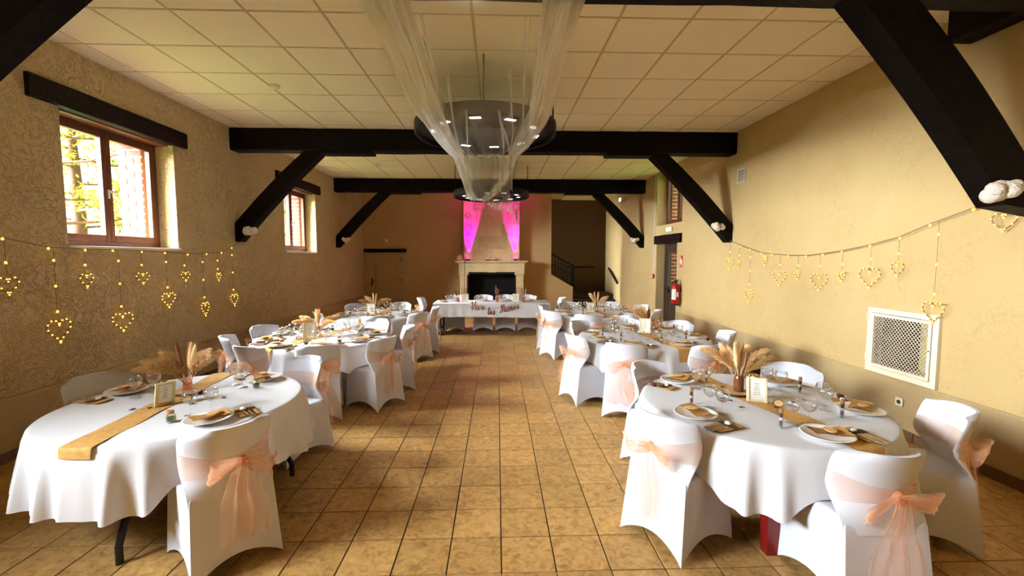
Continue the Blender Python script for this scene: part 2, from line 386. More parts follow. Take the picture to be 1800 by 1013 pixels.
# ceiling: slab, grid bars, tiles
ce = struct(MB().box(XL - 0.6, XR + 0.6, YF - 0.2, 15.6, ZC + 0.02, ZC + 0.14).build('ceiling', M['grid']))
CP = 0.6125; CX0 = -0.2; CY0 = 3.73
ctm = {}
nct = 0
crest = MB()
for i in range(-8, 8):
    for j in range(-11, 21):
        x0 = CX0 + i * CP + 0.012; x1 = x0 + CP - 0.024; y0 = CY0 + j * CP + 0.012; y1 = y0 + CP - 0.024
        x0 = max(x0, XL + 0.004); x1 = min(x1, XR - 0.004); y0 = max(y0, YF); y1 = min(y1, YB if (x0 < BX) else 15.5)
        if x1 - x0 < 0.04 or y1 - y0 < 0.04: continue
        w, h = round(x1 - x0, 3), round(y1 - y0, 3)
        cx, cy = (x0 + x1) / 2, (y0 + y1) / 2
        zz = ZC - 0.002
        if cy > 2.6 and nct < 300:
            if (w, h) not in ctm: ctm[(w, h)] = MB().box(-w / 2, w / 2, -h / 2, h / 2, -0.004, 0.02, bev=0.003).mesh('ceiling_tile', M['ceil'])
            o = place('ceiling_tile', ctm[(w, h)], ce, (cx, cy, zz)); nct += 1
        else: crest.box(x0, x1, y0, y1, zz - 0.004, zz + 0.02)
cr_ = crest.build('ceiling_tile_field', M['ceil'], ce); cr_['kind'] = 'stuff'
for i in range(-7, 8):
    x = CX0 + i * CP
    if XL < x < XR: MB().box(x - 0.012, x + 0.012, YF, YB, ZC + 0.001, ZC + 0.02).build('grid_bar', M['grid'], ce)
for j in range(-9, 17):
    y = CY0 + j * CP
    if YF < y < YB: MB().box(XL, XR, y - 0.012, y + 0.012, ZC + 0.0005, ZC + 0.02).build('grid_bar', M['grid'], ce)

def wall_x(name, xin, xout, y0, y1, holes, m):
    """wall in the YZ plane with rectangular openings (ya,yb,za,zb)"""
    ys = sorted({y0, y1} | {h[0] for h in holes} | {h[1] for h in holes}); zs = sorted({0.0, ZC + 0.03} | {h[2] for h in holes} | {h[3] for h in holes})
    mb = MB()
    for a, b in zip(ys, ys[1:]):
        for c, d in zip(zs, zs[1:]):
            if any(h[0] <= a and b <= h[1] and h[2] <= c and d <= h[3] for h in holes): continue
            mb.box(min(xin, xout), max(xin, xout), a, b, c, d)
    return struct(mb.build(name, m))
WZ0, WZ1 = 1.82, 3.13
LW = [(4.32, 5.76), (8.60, 10.06)]
BAY = (-0.1, 1.45, 1.82, 3.13)             # a third window in the left wall, behind the viewer
wl = wall_x('wall_left', XL, XL - 0.62, YF, YB + 0.2, [(a, b, WZ0, WZ1) for a, b in LW] + [BAY], M['wall_l'])
RW = (8.95, 10.40, 2.45, 3.66); RD = (9.17, 10.36, 0.0, 2.02); VG = (3.62, 4.26, 0.585, 1.165)
wr = wall_x('wall_right', XR, XR + 0.5, YF, 15.5, [RW, RD, VG], M['wall_r'])
# back wall with the sloped end that follows the stair
bw = MB().box(XL - 0.1, BX, YB, YB + 0.22, 0, ZC + 0.03)
zt = lambda x: 1.17 - (x - BX) * 0.58
bw.prism([(BX, 0), (2.38, 0), (2.38, zt(2.38)), (BX, zt(BX))], 1, YB, YB + 0.22)
wb = struct(bw.build('wall_back', M['wall_b']))
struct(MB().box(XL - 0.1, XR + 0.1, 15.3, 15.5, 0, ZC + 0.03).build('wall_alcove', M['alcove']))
struct(MB().box(XL - 0.6, XR + 0.6, YF - 0.2, YF, 0, ZC + 0.03).build('wall_front', M['wall_b']))
# lower plinths, skirtings
for nm, x0, x1, m, ya, yb in (('trim_1', XL, XL + 0.028, 'plinth_l', YF, YB),):
    struct(MB().prism([(x0 - 0.02, 0.08), (x1, 0.08), (x1, 0.50), (x1 - 0.01, 0.53), (x0 - 0.02, 0.535)], 1, ya, yb).build(nm, M[m]))
struct(MB().prism([(XR + 0.02, 0.08), (XR - 0.022, 0.08), (XR - 0.022, 0.515), (XR - 0.012, 0.535), (XR + 0.02, 0.535)], 1, YF, 9.12).build('trim_2', M['plinth_r']))
def skirting(name, x, s, ya, yb):
    root = struct(MB().box(min(x, x + s * 0.030), max(x, x + s * 0.030), ya, yb, 0, 0.085).build(name, M['grout']))
    me = MB().box(-0.007, 0.007, -0.1465, 0.1465, 0, 0.09, bev=0.002).mesh('skirting_tile', M['skirting'])
    y = TY0 - 12 * 0.3 + 0.15
    while y < yb - 0.1:
        if y > max(ya, 1.6): place('skirting_tile', me, root, (x + s * 0.036, y, 0))
        y += 0.3
skirting('baseboard_left', XL, 1, YF, YB); skirting('baseboard_right', XR, -1, YF, 9.1)

# ------------------------------------------------------------------ timber trusses
def rough_bar(p0, p1, w, h, curve=0.0, nseg=10, seed=0, side=Vector((0, 1, 0))):
    """hewn bar from p0 to p1; w across side, h in the other direction; curve bows it"""
    rr = random.Random(seed); p0 = Vector(p0); p1 = Vector(p1); t = (p1 - p0).normalized(); s = side; u = s.cross(t).normalized()
    mb = MB(); P = []; F = []
    prof = [(-.5, -.42), (-.42, -.5), (.42, -.5), (.5, -.42), (.5, .42), (.42, .5), (-.42, .5), (-.5, .42)]
    for i in range(nseg + 1):
        k = i / nseg; c = p0.lerp(p1, k) + u * curve * math.sin(PI * k)
        jw = 1 + rr.uniform(-.03, .03); jh = 1 + rr.uniform(-.03, .03)
        for a, b in prof: P.append(c + s * (a * w * jw) + u * (b * h * jh))
    for i in range(nseg):
        for k in range(8): F.append((i * 8 + k, i * 8 + (k + 1) % 8, (i + 1) * 8 + (k + 1) % 8, (i + 1) * 8 + k))
    F += [tuple(range(7, -1, -1)), tuple(nseg * 8 + k for k in range(8))]
    return mb.add(P, F)
trusses = [(2.83, 'nearest', 1.40), (7.08, 'middle', 2.02), (11.35, 'farthest', 2.0)]
for k, (y, nm, zf) in enumerate(trusses):
    t = empty('roof_truss', (0, y, 3.37)); y0 = 0
    tag(t, {0: 'dark timber truss crossing overhead at the top edge, nearest the viewer', 1: 'dark timber tie beam with two diagonal braces behind the large round chandelier', 2: 'dark timber tie beam with two braces in front of the fireplace wall'}[k], 'beam', 'dark timber roof trusses')
    mb = MB()
    rb = rough_bar((XL + 0.0, 0, 0.165), (XR, 0, 0.165), 0.26, 0.335, nseg=24, seed=k, side=Vector((0, 1, 0)))
    rb.build('tie_beam', M['beam'], t)
    if k:
        MB().box(-2.75, -1.95, -0.12, 0.12, -0.045, 0.03, bev=0.01).build('beam_bolster', M['beam'], t)
        MB().box(1.75, 2.55, -0.12, 0.12, -0.045, 0.03, bev=0.01).build('beam_bolster', M['beam'], t)
    for s in (-1, 1):
        xw = XL if s < 0 else XR
        L0, L1_ = ((1.67, 1.30) if s > 0 else (1.72, 1.34)) if k == 0 else (1.47, 1.17)
        lo0 = Vector((L0, 3.42)); lo1 = Vector((.53, 2.05)) if (k == 0 and s > 0) else Vector((.06, 1.95))
        up0 = Vector((L1_, 3.42)); up1 = Vector((.40, 2.34)) if (k == 0 and s > 0) else Vector((.0, 2.24))
        pr = [lo0.lerp(lo1, i / 8) + Vector((-.02, .02)) * math.sin(PI * i / 8) for i in range(9)]
        pr += [Vector((0, 1.96)), Vector((0, 2.1))] if (k == 0 and s > 0) else [Vector((0, 1.95))]
        pr += [up0.lerp(up1, i / 8) + Vector((-.02, .02)) * math.sin(PI * i / 8) for i in range(8, -1, -1)]
        MB().prism([(xw - s * q.x, q.y - 3.37) for q in pr], 1, -.09, .09).build('brace', M['beam'], t)
# timber along the right wall at the ceiling, near the viewer
tag(rough_bar((3.74, 0.9, 3.565), (3.74, 3.50, 3.565), 0.22, 0.28, nseg=8, seed=9, side=Vector((1, 0, 0))).build('wall_timber', M['beam']), 'dark timber set on the right wall under the ceiling, top right corner', 'beam')

# fluffy white pompoms at the brace feet
def fluff(p, r, label):
    mb = MB(); rr = random.Random(int(p[1] * 100))
    for k in range(16):
        a = rr.uniform(0, 2 * PI); c = (rr.uniform(-1, 1) * r * 0.9, rr.uniform(-.4, .4) * r, rr.uniform(-.4, .4) * r)
        mb.ball(c, r * rr.uniform(.38, .6), 8, 6)
    o = mb.build('fluffy_pompom', M['fluff'], None, 'all', p); tag(o, label, 'decoration', 'white pompoms on the brace feet')
fluff((3.10, 2.60, 2.12), 0.085, 'white fluffy pompom on the brace foot at the right edge of the picture')
fluff((3.60, 6.97, 2.20), 0.085, 'white fluffy pompom on the right brace foot beside the heart lights')
fluff((-3.88, 6.97, 2.12), 0.085, 'white fluffy pompom on the left brace foot between the two windows')
fluff((-3.86, 11.24, 2.14), 0.085, 'small white pompom on the far left brace foot')
fluff((3.60, 11.24, 2.14), 0.085, 'small white pompom on the far right brace foot')

# ------------------------------------------------------------------ windows left
def left_window(n, ya, yb):
    xo, xi = XL - 0.285, XL - 0.225
    w = struct(empty('window_%d' % n, (0, 0, 0)))
    f = 0.055; z0, z1 = WZ0, WZ1
    fb = MB()
    fb.box(xo, xi, ya, ya + f, z0, z1); fb.box(xo, xi, yb - f, yb, z0, z1); fb.box(xo, xi, ya + f, yb - f, z0, z0 + f); fb.box(xo, xi, ya + f, yb - f, z1 - f, z1)
    fb.build('window_frame', M['winwood'], w)
    ym = (ya + yb) / 2
    for (a, b, hs) in ((ya + f, ym, 1), (ym, yb - f, -1)):
        cb = MB(); g = 0.058; c0, c1 = z0 + f, z1 - f; x0, x1 = xo + 0.012, xi + 0.012
        cb.box(x0, x1, a + .002, a + g, c0, c1, bev=.006); cb.box(x0, x1, b - g, b - .002, c0, c1, bev=.006); cb.box(x0, x1, a + g, b - g, c0, c0 + g + .02, bev=.006); cb.box(x0, x1, a + g, b - g, c1 - g, c1, bev=.006)
        cs = cb.build('casement', M['winwood'], w)
        MB().box(xo + 0.035, xo + 0.041, a + g - .005, b - g + .005, c0 + g, c1 - g + .005).build('pane', M['glass'], cs)
        if hs > 0:
            h = MB(); h.box(xi + .012, xi + .022, ym - .012, ym + .012, 2.36, 2.46, bev=.003); h.box(xi + .022, xi + .05, ym - .008, ym + .008, 2.43, 2.446); h.box(xi + .04, xi + .052, ym - .009, ym + .075, 2.428, 2.448, bev=.003)
            h.build('window_handle', M['plastic'], cs)
    MB().box(xi, XL + 0.03, ya - 0.02, yb + 0.02, z0 - 0.03, z0 + 0.002, bev=.005).build('window_sill', M['sillw'], w)
    return w
def quoin(parent, x0, x1, ya, yb, z0, z1, s):
    """brick jamb of an outer window reveal: bricks in courses with recessed white mortar"""
    MB().box(min(x0, x1) + .004, max(x0, x1) - .004, ya + .006, yb, z0, z1).build('mortar_bed', M['mortar'], parent)
    z = z0 + .006; k = 0; ln = abs(x1 - x0); lo = min(x0, x1); cache = {}
    while z + .07 < z1:
        cuts = [0, ln * .36, ln] if k % 2 else [0, ln * .68, ln]
        for a, b in zip(cuts, cuts[1:]):
            w = round(b - a - .012, 4)
            if w not in cache: cache[w] = MB().box(0, w, 0, yb - ya, 0, .072, bev=.004).mesh('brick', M['brick'])
            place('brick', cache[w], parent, (lo + a + .006, ya, z))
        z += .088; k += 1
for n, (a, b) in enumerate(LW, 1):
    left_window(n, a, b)
    quoin(wl, XL - 0.33, XL - 0.62, b - 0.085, b + 0.0, WZ0, WZ1, 1)
    lt = rough_bar((XL + 0.0, a - 0.29, 3.225), (XL + 0.0, b + 0.20, 3.225), 0.10, 0.20, nseg=8, seed=20 + n, side=Vector((1, 0, 0)))
    if n < 3:
        tag(lt.build('timber_lintel', M['lintel']), ('long dark timber lintel over the large near left window', 'dark timber lintel over the smaller far left window')[n - 1], 'lintel', 'timber lintels')
        MB().box(XL - .225, XL - .06, a, b, WZ1 - .02, WZ1 + .02).build('lintel_underside', M['winwood'], wl)

w3 = struct(empty('window_3'))
for k in range(2):
    a = BAY[0] + (BAY[1] - BAY[0]) * k / 2; b = a + (BAY[1] - BAY[0]) / 2; cb = MB(); xo, xi = XL - .28, XL - .22; c0, c1 = BAY[2] + .005, BAY[3] - .005
    cb.box(xo, xi, a, a + .06, c0, c1); cb.box(xo, xi, b - .06, b, c0, c1); cb.box(xo, xi, a + .06, b - .06, c0, c0 + .08); cb.box(xo, xi, a + .06, b - .06, c1 - .08, c1)
    cs = cb.build('casement', M['winwood'], w3); MB().box(xo + .025, xo + .031, a + .06, b - .06, c0 + .08, c1 - .08).build('pane', M['glass'], cs)
# right window above the door, and glazed door
w4 = struct(empty('window_4'))
xo, xi = XR + 0.29, XR + 0.235; ya, yb, z0, z1 = RW; f = .06
fb = MB(); fb.box(xi, xo, ya, ya + f, z0, z1); fb.box(xi, xo, yb - f, yb, z0, z1); fb.box(xi, xo, ya + f, yb - f, z0, z0 + f); fb.box(xi, xo, ya + f, yb - f, z1 - f, z1)
fb.build('window_frame', M['winwood'], w4)
arch = MB(); n = 12
arch.prism([(ya + f, z1 - f + .001)] + [(ya + f + (yb - ya - 2 * f) * i / n, z1 - f - .10 * (1 - math.sin(PI * i / n))) for i in range(n + 1)] + [(yb - f, z1 - f + .001)], 0, xi, xo).build('arched_head', M['winwood'], w4)
ym = (ya + yb) / 2
for a, b in ((ya + f, ym), (ym, yb - f)):
    cb = MB(); g = .055
    cb.box(xi - .01, xo - .01, a, a + g, z0 + f, z1 - f); cb.box(xi - .01, xo - .01, b - g, b, z0 + f, z1 - f); cb.box(xi - .01, xo - .01, a + g, b - g, z0 + f, z0 + f + g); cb.box(xi - .01, xo - .01, a + g, b - g, z1 - f - g, z1 - f)
    cs = cb.build('casement', M['winwood'], w4); MB().box(xi + .015, xi + .02, a + g - .004, b - g + .004, z0 + f + g - .004, z1 - f - g + .004).build('pane', M['glass'], cs)
quoin(wr, XR + 0.33, XR + 0.62, yb - .08, yb, z0, z1, 1)
quoin(wr, XR + 0.33, XR + 0.62, RD[1] - .08, RD[1], 0, RD[3], 1)
d2 = struct(empty('door_2')); ya, yb, z0, z1 = RD
db = MB(); x0, x1 = XR + .20, XR + .28
db.box(x0, x1, ya, ya + .07, 0, z1); db.box(x0, x1, yb - .09, yb, 0, z1); db.box(x0, x1, ya + .07, yb - .09, z1 - .09, z1)
db.build('door_frame', M['doordark'], d2)
lf = MB(); lf.box(x0 + .01, x1 - .02, ya + .07, ya + .19, 0.01, z1 - .09); lf.box(x0 + .01, x1 - .02, yb - .21, yb - .09, 0.01, z1 - .09); lf.box(x0 + .01, x1 - .02, ya + .19, yb - .21, z1 - .20, z1 - .09); lf.box(x0 + .01, x1 - .02, ya + .19, yb - .21, .86, .98); lf.box(x0 + .01, x1 - .02, ya + .19, yb - .21, .01, .16)
leaf = lf.build('door_leaf', M['doordark'], d2)
MB().box(x0 + .03, x0 + .04, ya + .19, yb - .21, .98, z1 - .20).build('pane', M['glass'], leaf)
MB().box(x0 + .022, x0 + .045, ya + .19, yb - .21, .16, .86, bev=.01).build('door_panel', M['doordark'], leaf)
MB().box(x0 - .045, x0 + .008, yb - .33, yb - .10, .88, 1.03, bev=.01).build('latch_box', M['black'], leaf)
tag(rough_bar((XR, 8.93, 2.115), (XR, 10.42, 2.115), .10, .20, nseg=6, seed=31, side=Vector((1, 0, 0))).build('timber_lintel', M['lintel']), 'short dark timber lintel over the glazed door on the right wall', 'lintel', 'timber lintels')

# back-left door
d1 = struct(empty('door_1')); dx0, dx1 = -3.98, -2.90; yy = YB
fr = MB(); fr.box(dx0, dx0 + .06, yy - .05, yy, 0, 1.84); fr.box(dx1 - .06, dx1, yy - .05, yy, 0, 1.84); fr.box(dx0 + .06, dx1 - .06, yy - .05, yy, 1.78, 1.84)
fr.build('door_frame', M['cream_door'], d1)
lf = MB(); a, b = dx0 + .06, dx1 - .06; s = .14
lf.box(a, a + s, yy - .045, yy - .005, .01, 1.78); lf.box(b - s, b, yy - .045, yy - .005, .01, 1.78)
for za, zb in ((.01, .17), (.52, .66), (1.64, 1.78)): lf.box(a + s, b - s, yy - .045, yy - .005, za, zb)
leaf = lf.build('door_leaf', M['cream_door'], d1)
for za, zb in ((.17, .52), (.66, 1.64)):
    MB().box(a + s, b - s, yy - .02, yy - .005, za, zb).build('door_panel', M['cream_door'], leaf)
    MB().box(a + s + .05, b - s - .05, yy - .036, yy - .02, za + .05, zb - .05, bev=.012).build('door_panel', M['cream_door'], leaf)
h = MB(); h.box(a + .04, a + .085, yy - .055, yy - .045, .82, 1.06, bev=.004); h.box(a + .05, a + .16, yy - .085, yy - .065, .95, .975); h.box(a + .05, a + .07, yy - .075, yy - .05, .95, .975)
h.build('door_handle', M['black'], leaf)
for z in (.3, .95, 1.6): MB().box(b - .005, b + .012, yy - .06, yy - .045, z, z + .1).build('hinge', M['black'], leaf)
tag(rough_bar((-4.08, YB - .03, 1.905), (-2.80, YB - .03, 1.905), .10, .11, nseg=6, seed=37, side=Vector((0, 1, 0))).build('timber_lintel', M['lintel']), 'thin dark lintel over the beige panelled door in the back wall', 'lintel', 'timber lintels')
o = MB().box(-.04, .04, -.035, 0, -.05, .05, bev=.01); o = o.build('alarm_sounder', M['plastic'], None, False, (-3.40, YB, 2.21)); tag(o, 'small white wall sensor above the beige door', 'sensor')

# ------------------------------------------------------------------ fireplace
FX = -0.165
fp = empty('fireplace', (FX, YB, 0)); tag(fp, 'pale limestone fireplace with dark firebox behind the head table', 'fireplace')
cbk = MB(); cbk.box(-.85, .85, -.28, 0, 1.60, ZC - .01)
cb = cbk.build('chimney_breast', M['mortar'], fp)
z = 1.605; k = 0; rr = random.Random(3)
while z < ZC - .05:
    hgt = min([.34, .40, .36, .42, .34, .38][k % 6], ZC - .012 - z)
    xs = [-.85] + ([-.42, .06, .46] if k % 2 else [-.56, -.12, .30, .62]) + [.85]
    xs = [xs[0]] + [v + rr.uniform(-.04, .04) for v in xs[1:-1]] + [xs[-1]]
    for a, b in zip(xs, xs[1:]):
        MB().box(a + .003, b - .003, -.295 + rr.uniform(-.003, .003), -.27, z + .003, z + hgt - .003, bev=.004).build('stone_block', M['stone'] if rr.random() < .65 else M['stone2'], cb)
    z += hgt; k += 1
MB().box(-1.10, 1.10, -.62, 0, 1.555, 1.60, bev=.012).build('mantel_shelf', M['stone'], fp)
MB().box(-1.04, 1.04, -.57, 0, 1.52, 1.555, bev=.008).build('mantel_moulding', M['stone2'], fp)
y0_ = -.52
lint = MB().box(-.98, .98, y0_ + .012, 0, 1.27, 1.52).build('lintel_core', M['mortar'], fp)
for poly in ([(-.98, 1.26), (-.14, 1.26), (-.22, 1.52), (-.98, 1.52)], [(-.134, 1.25), (.134, 1.25), (.212, 1.52), (-.212, 1.52)], [(.14, 1.26), (.98, 1.26), (.98, 1.52), (.22, 1.52)]):
    MB().prism(poly, 1, y0_, y0_ + .2).build('lintel_block', M['stone'], fp)
for s in (-1, 1):
    for z0, z1, x0, x1 in ((0, .30, .72, .98), (.304, .78, .74, .96), (.784, 1.16, .73, .96), (1.164, 1.258, .69, .99)):
        xa, xb = sorted((s * x0, s * x1)); MB().box(xa, xb, y0_ + .01, 0, z0, z1, bev=.008).build('jamb_block', M['stone'] if z0 != .304 else M['stone2'], fp)
MB().box(-.72, .72, -.04, -.01, 0, 1.26).build('firebox', M['soot'], fp)
for s in (-1, 1): MB().box(min(s * .70, s * .73), max(s * .70, s * .73), -.50, -.04, 0, 1.26).build('firebox_side', M['soot'], fp)
MB().box(-.72, .72, -.50, -.04, 1.20, 1.258).build('firebox_top', M['soot'], fp)
MB().box(-1.0, 1.0, -.75, -.0, .0, .035, bev=.008).build('hearth', M['stone2'], fp)
# mantel dressing
dk = MB(); dk.prism([(.082 * math.cos(2 * PI * i / 24), .082 * math.sin(2 * PI * i / 24)) for i in range(24)], 1, -.02, .02)
tag(dk.build('wooden_disc', M['tag'], None, False, (FX - .96, YB - .45, 1.682)), 'round pale wooden disc standing at the left end of the mantel', 'decoration')
fw = empty('flower_garland', (FX + .0, YB - .45, 1.60)); tag(fw, 'small cream flower arrangement in the middle of the mantel shelf', 'flowers')
rr = random.Random(8)
for k in range(11):
    r = rr.uniform(.028, .045); MB().ball((rr.uniform(-.16, .16), rr.uniform(-.04, .04), r + rr.uniform(0, .035)), r, 8, 6, (1, 1, .85)).build('blossom', M['cream'] if k % 3 else M['tag'], fw, 'all')
MB().box(-.20, .20, -.03, .03, 0, .025, bev=.006).build('garland_base', M['choc'], fw)
def uplight(x, nm):
    u = empty('led_uplight', (x, YB - .375, 1.60)); tag(u, nm, 'spotlight', 'magenta uplights on the mantel')
    MB().lathe([(.055, 0), (.06, .02), (.06, .05), (.052, .058)], 16).build('housing', M['black'], u, True)
    MB().lathe([(.045, .0581), (.045, .062)], 16).build('lens', M['magenta'], u)
    L = bpy.data.lights.new('uplight_beam', 'SPOT'); L.energy = 620; L.color = (1.0, 0.0, .80); L.spot_size = math.radians(31); L.spot_blend = .6; L.shadow_soft_size = .02
    lo = bpy.data.objects.new('uplight_beam', L); COL.objects.link(lo); lo.parent = u; lo.location = (0, 0, .075); lo.rotation_euler = Vector((.07 * (1 if x < FX else -1), .10, 1)).to_track_quat('-Z', 'Y').to_euler()
uplight(FX - .72, 'black uplight throwing magenta light at the left end of the chimney breast')
uplight(FX + .72, 'black uplight throwing magenta light at the right end of the chimney breast')
tag(MB().tube([(FX - .74, YB - .45, 1.61), (FX - .80, YB - .63, 1.605), (FX - .80, YB - .632, 1.50), (FX - .81, YB - .575, 1.30), (FX - .81, YB - .55, .02)], .008, 6).build('power_cord', M['black']), 'black power cord hanging over the left of the mantel', 'cord')
for k, (x, r) in enumerate(((FX + .36, .03), (FX + .50, .022), (FX - .42, .025))):
    tag(MB().lathe([(r, 0), (r, .03), (r * .8, .034)], 12, (x, YB - .45, 1.60)).build('tealight', M['cream'], None, True), ('low cream tealight right of the mantel flowers', 'smallest tealight at the right of the mantel', 'low cream tealight left of the mantel flowers')[k], 'candle')
# wicker hangings in front of the chimney breast
def hanging(x, z0, nm, leaf):
    h = empty('hanging_ornament', (x, YB - .62, 0)); tag(h, nm, 'decoration')
    MB().tube([(0, 0, ZC - .01), (0, 0, z0)], .004, 5).build('string', M['wicker'], h)
    rr = random.Random(int(abs(x) * 99)); b = MB()
    for k in range(6):
        a0 = rr.uniform(0, PI); tl = rr.uniform(-.8, .8); rm = Matrix.Rotation(a0, 3, 'Z') @ Matrix.Rotation(PI / 2 + tl, 3, 'X')
        b.tube([Vector((0, 0, z0 - .09)) + rm @ Vector((.09 * math.cos(t), .09 * math.sin(t), 0)) for t in [2 * PI * q / 14 for q in range(15)]], .006, 5, False)
    b.build('wicker_ball', M['wicker'], h, 'all')
    if leaf:
        lf = MB(); lf.ball((0, 0, z0 - .36), .05, 8, 8, (1, .35, 3.4)); lf.build('white_leaf', M['wicker'], h, 'all')
hanging(FX - .69, 3.02, 'wicker ball on a string at the upper left of the chimney', False)
hanging(FX + .73, 3.28, 'wicker ball with long white leaf at the upper right of the chimney', True)

# ------------------------------------------------------------------ stair alcove
st = empty('staircase', (2.0, 13.9, 0)); tag(st, 'dark wooden stair rising behind the back wall in the right alcove', 'stairs')
for k in range(3): MB().box(.40, 1.84, -.28 + .27 * k, 1.38, .17 * k, .17 * (k + 1) - .01 , bev=.008).build('step', M['stairw'], st)
for k in range(5): MB().box(.40 - .25 * (k + 1), .40 - .25 * k, .28, 1.38, .50, .50 + .17 * (k + 1), bev=.008).build('step', M['stairw'], st)
rl = empty('stair_railing', (BX, YB + .1, 0)); tag(rl, 'black iron stair railing on the sloping wall top at the alcove', 'railing')
zz = lambda x: 1.17 - x * .58
MB().tube([(-.0, 0, zz(0) + .66), (.66, 0, zz(.66) + .66)], .022, 6).build('handrail', M['iron'], rl)
MB().tube([(0, 0, zz(0) + .34), (.66, 0, zz(.66) + .34)], .012, 6).build('middle_rail', M['iron'], rl)
for k in range(7): x = .03 + k * .10; MB().tube([(x, 0, zz(x) - .01), (x, 0, zz(x) + .66)], .011, 6).build('baluster', M['iron'], rl)
MB().box(.645, .725, -.05, .05, 0.3, zz(.68) + .72, bev=.01).build('newel_post', M['iron'], rl)
hr = empty('wall_handrail', (2.45, 15.25, 1.36)); tag(hr, 'dark handrail on the shaded alcove wall', 'handrail')
MB().tube([(0, 0, .0), (.95, 0, 0), (1.0, .0, -.03)], .025, 8).build('rail', M['iron'], hr)
for x in (.2, .8): MB().tube([(x, .05, -.06), (x, 0, -.06), (x, 0, 0)], .012, 6).build('bracket', M['iron'], hr)
hr = empty('wall_handrail', (XR - .05, 13.9, 0)); tag(hr, 'short dark handrail sloping down the far right wall', 'handrail')
MB().tube([(0, .75, 1.33), (0, -.35, .88)], .03, 8).build('rail', M['iron'], hr)
for t in (.2, .8): p = Vector((0, .75, 1.33)).lerp(Vector((0, -.35, .88)), t); MB().tube([p, p + Vector((.05, 0, -.04))], .012, 6).build('bracket', M['iron'], hr)
el = empty('emergency_light', (XR - .08, 13.2, 3.45)); tag(el, 'small lit emergency light under the ceiling by the stair alcove', 'light')
MB().box(-.03, .08, -.12, .12, -.06, .06, bev=.01).build('housing', M['plastic'], el); MB().box(-.034, -.03, -.10, .10, -.05, .05).build('lit_face', M['exitlamp'], el)

# ------------------------------------------------------------------ right wall fittings
el = empty('emergency_light', (XR - .0, 9.55, 2.325)); tag(el, 'white emergency light unit between the door lintel and the window above', 'light')
MB().box(-.05, 0, -.14, .14, -.055, .055, bev=.012).build('housing', M['plastic'], el)
for y in (-.065, .065): b = MB().lathe([(.038, 0), (.036, .012), (.02, .02)], 14); b.build('lamp_head', M['exitlamp'], el, True, (-.05, y, 0), (0, -PI / 2, 0))
pp = empty('conduit', (XR - .015, 10.47, 0)); tag(pp, 'thin white vertical conduit beside the window and door recess', 'pipe')
MB().box(-.012, .014, -.012, .012, 1.30, 3.69).build('pipe', M['plastic'], pp)
for z in (1.7, 2.4, 3.1): MB().box(-.016, .014, -.02, .02, z, z + .02).build('clip', M['plastic'], pp)
ab = empty('fire_alarm_button', (XR, 10.50, 1.24)); tag(ab, 'small red fire alarm call point under the white conduit', 'alarm')
MB().box(-.05, 0, -.055, .055, -.055, .055, bev=.008).build('housing', M['redpaint'], ab); MB().box(-.054, -.05, -.03, .03, -.03, .03).build('press_plate', M['plastic'], ab)
sg = empty('fire_sign', (XR, 8.93, 1.62)); tag(sg, 'small red and white extinguisher sign on the wall beside the glazed door', 'sign')
MB().box(-.006, 0, -.07, .07, -.12, .12).build('sign_plate', M['redlabel'], sg)
MB().box(-.008, -.006, -.055, .0, -.09, .04).build('extinguisher_symbol', M['plastic'], sg); MB().box(-.008, -.006, .015, .05, -.05, .09).build('flame_symbol', M['plastic'], sg)
ex = empty('fire_extinguisher', (XR - .11, 8.93, .70)); tag(ex, 'red fire extinguisher hanging on the wall beside the glazed door', 'fire extinguisher')
MB().lathe([(.078, 0), (.082, .01), (.082, .36), (.076, .41), (.05, .45), (.028, .465), (.026, .48)], 20).build('cylinder', M['redpaint'], ex, True)
MB().lathe([(.084, 0), (.0845, .035)], 20).build('base_ring', M['black'], ex, True)
vb = MB(); vb.box(-.03, .03, -.03, .03, .475, .52, bev=.006); vb.box(-.02, .02, -.12, .04, .525, .54, bev=.004); vb.build('valve_head', M['black'], ex)
MB().tube([(0, .03, .50), (-.03, .09, .48), (-.05, .10, .36), (-.05, .095, .16)], .012, 8).build('hose', M['black'], ex, True)
def curved_patch(a0, a1, z0, z1, r):
    return MB().grid(lambda u, v: (r * math.cos(a0 + (a1 - a0) * u), r * math.sin(a0 + (a1 - a0) * u), z0 + (z1 - z0) * v), 8, 1)
curved_patch(math.radians(185), math.radians(255), .12, .34, .0835).build('white_label', M['plastic'], ex, True)
curved_patch(math.radians(262), math.radians(295), .18, .28, .0835).build('small_label', M['card'], ex, True)
MB().box(.07, .11, -.02, .02, .30, .34).build('wall_bracket', M['black'], ex)
# small louvred vent
v = empty('wall_vent', (XR, 6.78, 2.985)); tag(v, 'small square louvred air vent high on the right wall', 'vent')
fb = MB(); s = .115
fb.box(-.015, 0, -s, -s + .02, -s, s); fb.box(-.015, 0, s - .02, s, -s, s); fb.box(-.015, 0, -s + .02, s - .02, -s, -s + .02); fb.box(-.015, 0, -s + .02, s - .02, s - .02, s)
fb.build('vent_frame', M['ventw'], v); MB().box(-.004, 0, -s + .02, s - .02, -s + .02, s - .02).build('vent_back', M['cavity'], v)
for k in range(8):
    z = -s + .032 + k * .0245; MB().add([(-.014, -s + .02, z - .006), (-.014, s - .02, z - .006), (-.004, s - .02, z + .010), (-.004, -s + .02, z + .010)], [(0, 1, 2, 3)]).box(-.014, -.011, -s + .02, s - .02, z - .008, z - .003).build('louvre', M['ventw'], v)
